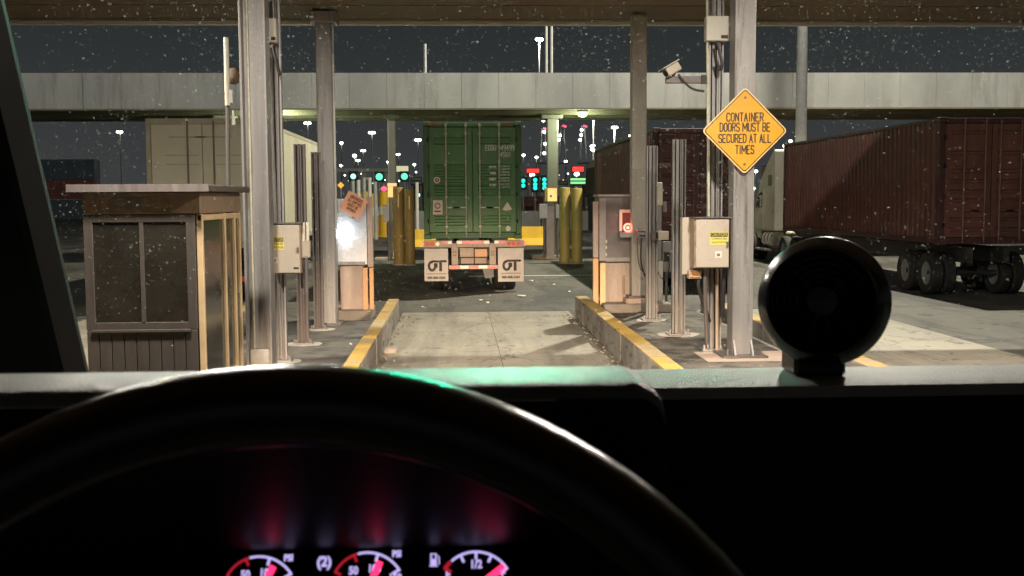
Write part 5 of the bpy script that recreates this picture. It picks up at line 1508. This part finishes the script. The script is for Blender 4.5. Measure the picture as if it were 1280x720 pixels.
def crane(px, label, lights, red, base_w=7):
    Y = 420
    k = Y / FOC
    P = at(px, red, Y)
    r_ = thing('harbour_crane', label, 'crane', (P.x, Y, 0), 'harbour cranes in the distance')
    for d in (-base_w, base_w):
        B().cyl((P.x + d * k, Y, 0), (P.x + d * k * .25, Y, P.z), .22, 6).obj('leg', M['mast'], r_)
    B().box(P.x - base_w * k, P.x + base_w * k, Y - .5, Y + .5, az(205, Y), az(203.5, Y)).obj('portal_beam', M['steel_dark'], r_)
    q = at(px + 5, red + 1.5, Y)
    B().cyl(P, q, .42, 8).obj('boom_light', M['led_pink'], r_)
    for a, c in lights:
        q = at(a, c, Y)
        B().lathe([(0, -.6), (.5, -.3), (.62, 0), (.4, .4), (0, .5)], (q.x, Y - 1, q.z), (0, 0, 1), 10).obj('crane_lamp', M['lamp_yard'], r_, smooth=True)
        B().box(q.x - .1, P.x + .1, Y - 1, Y - .6, q.z - .9, q.z - .65).obj('walkway', M['steel_dark'], r_) if q.x < P.x else B().box(P.x - .1, q.x + .1, Y - 1, Y - .6, q.z - .9, q.z - .65).obj('walkway', M['steel_dark'], r_)
crane(703, 'distant crane with red boom light just right of the thick far column', ((699.5, 169.5), (698, 175)), 157)
crane(729, 'distant crane with red boom light under the green-white dome light', ((726.7, 162.5), (726, 169), (724.7, 175)), 157)
crane(679, 'distant crane with a column of lamps left of the thick far column', ((679, 151), (680, 165), (681, 180), (680, 191.7)), 160)
crane(741, 'distant crane with clustered lamps right of the dome light', ((739, 183), (741.5, 182), (739.5, 187), (742, 188)), 200, 5)

# ------------------------------------------------------------------ high floodlight between the plazas (the main light)
FX, FY, FZ = 12.0, 38.0, 22.0
root = thing('high_mast', 'tall floodlight mast between the two gate canopies at right', 'light mast', (FX, FY + .9, 0))
B().cyl((FX, FY + .9, 0), (FX, FY + .9, FZ + .3), .22, 14, .12).obj('pole', M['mast'], root, smooth=True)
B().box(FX - .9, FX + .9, FY + .2, FY + .9, FZ + .05, FZ + .2).obj('crossarm', M['mast'], root)
B().box(FX - .5, FX + .5, FY - .2, FY + .3, FZ + .12, FZ + .35).obj('lamp_head', M['lamp_flood'], root)
ld = bpy.data.lights.new('mast_lamp', 'POINT')
ld.energy = LAMP_MAST
ld.color = (1.0, 0.92, 0.75)
ld.shadow_soft_size = .25
lo = bpy.data.objects.new('mast_lamp', ld)
COL.objects.link(lo)
lo.parent = root
lo.location = (0, -1.0, FZ - .2)

root = thing('added_roof_fill', 'added fill lamp on a pole over the near canopy roof, above the view', 'floodlight', (-3.0, .5, H1 + .56))
B().cyl((-3, .5, H1 + .55), (-3, .5, 14.2), .14, 12).obj('pole', M['mast'], root)
B().box(-3.6, -2.4, .55, .75, 13.9, 14.25).obj('lamp_head', M['grey'], root)
ld = bpy.data.lights.new('roof_fill_lamp', 'SPOT')  # added lamp, out of view, there to brighten the far canopy fascia
ld.energy = LAMP_ROOF_FILL
ld.color = (1.0, .97, .92)
ld.spot_size = R(80)
ld.spot_blend = .4
ld.shadow_soft_size = .3
lo = bpy.data.objects.new('roof_fill_lamp', ld)
COL.objects.link(lo)
lo.parent = root
lo.location = (0, .6, 14.0 - H1 - .56)
lo.rotation_euler = Vector((4, 45, -11)).to_track_quat('-Z', 'Y').to_euler()

# ------------------------------------------------------------------ the cab the photograph is taken from
# headlights of this truck
for hx in (-.45, 1.55):
    ld = bpy.data.lights.new('headlight', 'SPOT')
    ld.energy = LAMP_HEAD
    ld.color = (1.0, 0.72, 0.50)
    ld.spot_size = R(29)
    ld.spot_blend = .6
    ld.shadow_soft_size = .08
    lo = bpy.data.objects.new('headlight', ld)
    COL.objects.link(lo)
    lo.location = (hx, 2.6, 1.0)
    d = Vector((hx * 1.0, 40, -6.2)) - Vector((hx, 2.6, 1.0))
    lo.rotation_euler = d.to_track_quat('-Z', 'Y').to_euler()

# dash: instrument hood (left) and lower pad (right)
hz = az(480, .62, 640)
hfar = (EYE.z - hz) / (EYE.z - az(459, 1.0, 640))
root = thing('dashboard', 'black truck dashboard with sheen-greyed top pad across the bottom', 'dashboard', (.1, .8, 1.6))
hr = ax(826, .63, 480)
prof = []
rr = .017
for i in range(9):
    a = math.pi / 2 * i / 8
    prof.append((hr - rr + rr * math.sin(a), hz - rr + rr * math.cos(a)))
poly = [(-.95, hz)] + prof + [(hr + .002, hz - .30), (-.95, hz - .30)]
k = B()
n = len(poly)
lip = [(.62, 0), (.6165, -.002), (.6155, -.005), (.6155, -.008)]
vs, fs = [], []
for (yy, dz) in [(hfar, -.0)] + [(.66, 0)] + lip:
    for j, (a, c) in enumerate(poly):
        zz_ = c + dz if c > hz - .2 else c
        vs.append((a, yy, zz_))
m_ = 6
for i in range(m_ - 1):
    fs += [(i * n + j, i * n + j + 1, (i + 1) * n + j + 1, (i + 1) * n + j) for j in range(n - 2)]
k.add(vs, fs)
k.obj('instrument_hood', M['dash_top_sheen'], root, smooth=True)
cap = [(x_, .6158, z_ - .008 if z_ > hz - .2 else z_) for x_, z_ in prof]
cap = [(ax(690, .64), .6158, hz - .008)] + cap + [(hr + .002, .6158, hz - .3), (hr + .002, .66, 1.6), (ax(690, .64), .66, 1.6), (ax(690, .64), .6158, hz - .3)]
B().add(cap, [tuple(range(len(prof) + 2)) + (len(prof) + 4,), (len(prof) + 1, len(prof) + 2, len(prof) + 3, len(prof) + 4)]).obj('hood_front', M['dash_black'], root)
# front face of the hood right of the cluster, below the lip
pz0 = az(480.5, 1.2, 900)
pf = (EYE.z - pz0) / (EYE.z - az(460.5, 1.0, 900))
k = B()
pr = [(pf + .06, pz0 - .12), (pf, pz0), (1.22, pz0), (1.205, pz0 - .004), (1.20, pz0 - .016)]
n = len(pr)
k.add([(-1.0, y, z) for y, z in pr] + [(1.6, y, z) for y, z in pr], [(i, i + 1, n + i + 1, n + i) for i in range(n - 1)])
k.obj('top_pad', M['pad_top_sheen'], root, smooth=True)
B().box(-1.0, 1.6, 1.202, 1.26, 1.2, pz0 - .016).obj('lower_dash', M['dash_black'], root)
# smoked overhanging panel above the gauges
GY, GZ = .72, az(687, .72, 460)
k = B().add([(-.5, .628, hz - .034), (ax(705, .65), .628, hz - .034), (ax(705, .72) + .02, GY, GZ), (-.5, GY, GZ)], [(0, 1, 2, 3)])
k.obj('smoked_panel', M['bezel'], root)
# gauge cluster: plane leaning back from the panel foot
gv = Vector((0, .46, .888)).normalized()
gn = Vector((0, -gv.z, gv.y))
g0 = Vector((0, GY, GZ))
cl = thing('gauge_cluster', 'lit truck gauge cluster with red needles at the bottom left', 'gauges', g0 - gv * .1)
B().add([Vector((-.5, 0, 0)) + g0 - gv * .22, Vector((ax(705, .7), 0, 0)) + g0 - gv * .22, Vector((ax(705, .72) + .02, 0, 0)) + g0, Vector((-.5, 0, 0)) + g0], [(0, 1, 2, 3)]).obj('face', M['gauge'], cl)
def on_face(px, py):
    d = fw * FOC + rt * (px - 640) + up * (360 - py)
    t = (g0 - EYE).dot(gn) / d.dot(gn)
    return EYE + d * t
def gm(px, py, lift=.0012, roll=0.0):
    return facing(on_face(px, py) + gn * lift, gv, gn, roll)
def arc(par, cx, cy, rad, a0, a1, w, m, name='scale_arc'):
    """arc drawn on the face; angles in degrees clockwise from up, sizes in photo pixels"""
    P = []
    n = 14
    for i in range(n + 1):
        a = R(a0 + (a1 - a0) * i / n)
        for rr_ in (rad - w / 2, rad + w / 2):
            P.append(on_face(cx + rr_ * math.sin(a), cy - rr_ * math.cos(a)) + gn * .001)
    B().add(P, [(2 * i, 2 * i + 2, 2 * i + 3, 2 * i + 1) for i in range(n)]).obj(name, m, par)
def tick(par, cx, cy, r0_, r1_, a, w, m, name='tick'):
    a = R(a)
    u_ = Vector((math.sin(a), -math.cos(a)))
    v_ = Vector((math.cos(a), math.sin(a)))
    P = []
    for rr_, s_ in ((r0_, -1), (r0_, 1), (r1_, 1), (r1_, -1)):
        p = u_ * rr_ + v_ * s_ * w / 2
        P.append(on_face(cx + p.x, cy + p.y) + gn * .0014)
    B().add(P, [(0, 1, 2, 3)]).obj(name, m, par)
pxm = (on_face(461, 700) - on_face(460, 700)).length
for gi, (cx, cy, txt) in enumerate(((325, 742, 1), (460, 737, 1), (595, 736, 0))):
    dial = B().lathe([(0, 0), (.030, 0), (.030, .0006), (0, .0006)], on_face(cx, cy), gn, 24).obj('dial', M['gauge'], cl)
    rad = 46
    if txt:
        arc(dial, cx, cy, rad, -62, -17, 3.2, M['g_red'])
        arc(dial, cx, cy, rad, -16, 60, 3, M['g_white'])
        for a, m_, ln in ((-62, 'g_red', 8), (-22, 'g_red', 9), (16, 'g_white', 10), (58, 'g_white', 10)):
            tick(dial, cx, cy, rad - ln, rad + 1, a, 3.4, M[m_])
        text('numeral', '50', 13.5 * pxm, gm(cx - 18, cy - 23), M['g_white'], dial, .85, .0003)
        text('numeral', '100', 13.5 * pxm, gm(cx + 8, cy - 25.5), M['g_white'], dial, .8, .0003)
        text('numeral', '150', 13.5 * pxm, gm(cx + 34, cy - 14), M['g_white'], dial, .8, .0003)
        text('unit', 'PSI', 11 * pxm, gm(cx + 36, cy - 44), M['g_white'], dial, .85, .0003)
        tick(dial, cx, cy, 0, 38, 24 if gi else 27, 8, M['g_needle'], 'needle')
    else:
        arc(dial, cx, cy, rad, -58, -44, 5, M['g_red'])
        arc(dial, cx, cy, rad, -42, 58, 3, M['g_white'])
        for a in (-25, 0, 25, 57):
            tick(dial, cx, cy, rad - 10, rad + 1, a, 3.2, M['g_white'])
        tick(dial, cx, cy, rad - 9, rad + 1, -57, 4.5, M['g_red'])
        text('numeral', '1/2', 14 * pxm, gm(cx, cy - 30), M['g_white'], dial, .85, .0003)
        text('numeral', 'E', 13 * pxm, gm(cx - 35, cy - 17), M['g_white'], dial, .9, .0003)
        text('numeral', 'F', 13 * pxm, gm(cx + 34, cy - 19), M['g_white'], dial, .9, .0003)
        tick(dial, cx, cy, 0, 45, 52, 9, M['g_needle'], 'needle')
t = text('brake_symbol', '(2)', 17 * pxm, gm(405.5, 703), M['g_white'], cl, .95, .0004)
k = B()
def fp(x, y): return on_face(x, y) + gn * .001
for a, c, d, e in ((538, 546, 699, 707), (538, 540, 692, 699), (544, 546, 692, 699), (540, 544, 692, 693.6), (536.8, 547.2, 707.2, 708.6)):
    k.add([fp(a, e), fp(c, e), fp(c, d), fp(a, d)], [(0, 1, 2, 3)])
k.add([fp(548.2, 706), fp(549.6, 706), fp(549.6, 697), fp(547.6, 694.4), fp(546.6, 695.2), fp(548.2, 697.6)], [(0, 1, 2, 5), (2, 3, 4, 5)])
k.obj('fuel_symbol', M['g_white'], cl)

# steering wheel
WC, WT, WR, Wr = Vector((-.0738, .3813, 2.0129)), .4516, .2221, .0176
v_ = Vector((0, math.sin(WT), math.cos(WT)))
n_ = Vector((0, -math.cos(WT), math.sin(WT)))
u_ = Vector((1, 0, 0))
root = thing('steering_wheel', 'black truck steering wheel rim close in front at the bottom', 'steering wheel', WC)
k = B()
vs, fs = [], []
NA, NB = 96, 24
for i in range(NA):
    a = 2 * math.pi * i / NA
    rad = u_ * math.sin(a) + v_ * math.cos(a)
    for j in range(NB):
        c = 2 * math.pi * j / NB
        vs.append(WC + rad * (WR + Wr * math.cos(c)) + n_ * Wr * .95 * math.sin(c))
for i in range(NA):
    for j in range(NB):
        fs.append((i * NB + j, i * NB + (j + 1) % NB, ((i + 1) % NA) * NB + (j + 1) % NB, ((i + 1) % NA) * NB + j))
k.add(vs, fs)
k.obj('rim', M['wheel'], root, smooth=True)
hub = WC - n_ * .05
B().lathe([(0, .0), (.075, 0), (.085, -.02), (.07, -.06), (0, -.06)], hub - v_ * .04, n_, 28).obj('hub', M['dash'], root, smooth=True)
for a in (110, 250, 165, 195):
    rad = u_ * math.sin(R(a)) + v_ * math.cos(R(a))
    B().tube([hub - v_ * .04 + rad * .06 - n_ * .02, hub + rad * .14 - n_ * .01, WC + rad * (WR - .004)], .016, 10).obj('spoke', M['dash'], root, smooth=True)
B().cyl(hub - v_ * .04 - n_ * .06, hub - v_ * .04 - n_ * .30, .04, 16).obj('column', M['dash_black'], root)

# round black housing at the right
P = at(1029, 376.5, 1.24)
ax_ = (EYE - P).normalized()
ax_ = (ax_ + Vector((-.10, 0, .03))).normalized()
root = thing('round_dash_fan', 'round black dash-mounted fan housing at the right', 'fan', P)
rr = 83 / FOC * 1.24
B().lathe([(0, -.05), (rr * .7, -.045), (rr * .96, -.02), (rr, .0), (rr * .985, .008), (rr * .83, .022), (rr * .79, .020), (rr * .78, .006)], P - ax_ * .004, ax_, 64).obj('housing', M['housing'], root, smooth=True)
B().lathe([(0, .002), (rr * .5, .003), (rr * .781, .004)], P, ax_, 48).obj('grille', M['housing_face'], root, smooth=True)
B().lathe([(0, .012), (rr * .22, .011), (rr * .26, .005)], P, ax_, 32).obj('cap', M['housing'], root, smooth=True)
for q in (.36, .46, .56, .66, .74):
    B().lathe([(rr * q, .010), (rr * q + .0016, .0116), (rr * q + .0032, .010), (rr * q + .0016, .0084)], P, ax_, 48, True).obj('guard_ring', M['housing'], root, smooth=True)
for q in range(12):
    e1 = ax_.orthogonal().normalized(); e2 = ax_.cross(e1)
    e = e1 * math.cos(q * math.pi / 6) + e2 * math.sin(q * math.pi / 6)
    B().cyl(P + ax_ * .009 + e * rr * .24, P + ax_ * .009 + e * rr * .78, .0011, 5).obj('guard_spoke', M['housing'], root)
B().box(P.x - .03, P.x + .03, 1.245, 1.30, pz0, P.z - rr * .7).obj('foot', M['housing'], root, bevel=.004)

# windscreen: clear pane with road dust on it, and the pillar at the left
wt0, wt1 = Vector((0, 1.62, pz0 - .04)), Vector((0, 1.02, 3.25))
root = thing('windscreen', 'dusty truck windscreen seen from the driver seat', 'windscreen', (.2, 1.62, pz0 - .04))
gm_ = bpy.data.materials.new('clear windscreen glass')
gm_.use_nodes = True
t_ = gm_.node_tree
t_.nodes.clear()
o_ = t_.nodes.new("ShaderNodeOutputMaterial")
tr = t_.nodes.new("ShaderNodeBsdfTransparent")
tr.inputs[0].default_value = (.97, .98, .97, 1)
t_.links.new(tr.outputs[0], o_.inputs[0])
k = B()
for off in (0, .006):
    q = Vector((0, off, 0))
    k.add([wt0 + q + Vector((-.62, 0, 0)), wt0 + q + Vector((1.5, 0, 0)), wt1 + q + Vector((1.5, 0, 0)), wt1 + q + Vector((-.62, 0, 0))], [(0, 1, 2, 3)])
k.obj('glass', gm_, root)
dm = bpy.data.materials.new('road dust')
dm.use_nodes = True
t_ = dm.node_tree
t_.nodes.clear()
o_ = t_.nodes.new("ShaderNodeOutputMaterial")
mx_ = t_.nodes.new("ShaderNodeMixShader")
tr = t_.nodes.new("ShaderNodeBsdfTransparent")
tl = t_.nodes.new("ShaderNodeBsdfTranslucent")
tl.inputs[0].default_value = (.72, .72, .68, 1)
ge_ = t_.nodes.new("ShaderNodeNewGeometry")
pw_ = t_.nodes.new("ShaderNodeMath"); pw_.operation = 'POWER'; pw_.inputs[1].default_value = 3.0
mu_ = t_.nodes.new("ShaderNodeMath"); mu_.operation = 'MULTIPLY_ADD'; mu_.inputs[1].default_value = .36; mu_.inputs[2].default_value = .10
t_.links.new(ge_.outputs["Random Per Island"], pw_.inputs[0])
t_.links.new(pw_.outputs[0], mu_.inputs[0])
t_.links.new(mu_.outputs[0], mx_.inputs[0])
t_.links.new(tr.outputs[0], mx_.inputs[1])
t_.links.new(tl.outputs[0], mx_.inputs[2])
t_.links.new(mx_.outputs[0], o_.inputs[0])
k = B()
ua = Vector((1, 0, 0))
va = (wt1 - wt0).normalized()
na = ua.cross(va)
n_ = 0
while n_ < 60000:  # road dust, with extra tiny specks packed in to imitate a hazy veil
    c = wt0 + ua * random.uniform(-.6, 1.2) + va * (random.random() ** .6) * .62 + na * .004
    if random.random() > .25 + 1.6 * max(0.0, noise.noise(c * 7) + .15) + .5 * max(0.0, noise.noise(c * 40)):
        continue
    n_ += 1
    r_ = .00026 + .0011 * random.random() ** 9
    a0 = random.uniform(0, 6.28)
    e = random.uniform(.55, 1.6)
    k.add([c + (ua * math.cos(a0 + 1.2566 * j) * e + va * math.sin(a0 + 1.2566 * j)) * r_ * random.uniform(.7, 1.2) for j in range(5)], [(0, 1, 2, 3, 4)])
dust = k.obj('dust', dm, root)
dust["kind"] = 'stuff'
root = thing('windscreen_pillar', 'black windscreen pillar inside the cab at the far left', 'pillar', (-.66, 1.6, pz0 - .1))
B().prism([(-.66, 1.66), (-.53, 1.64), (-.505, 1.58), (-.52, 1.52), (-.70, 1.50)], lambda a, c, t: (a - t * .02, c - t * .60, pz0 - .1 + t * 1.25), 0, 1).obj('trim', M['dash_black'], root, bevel=.006)
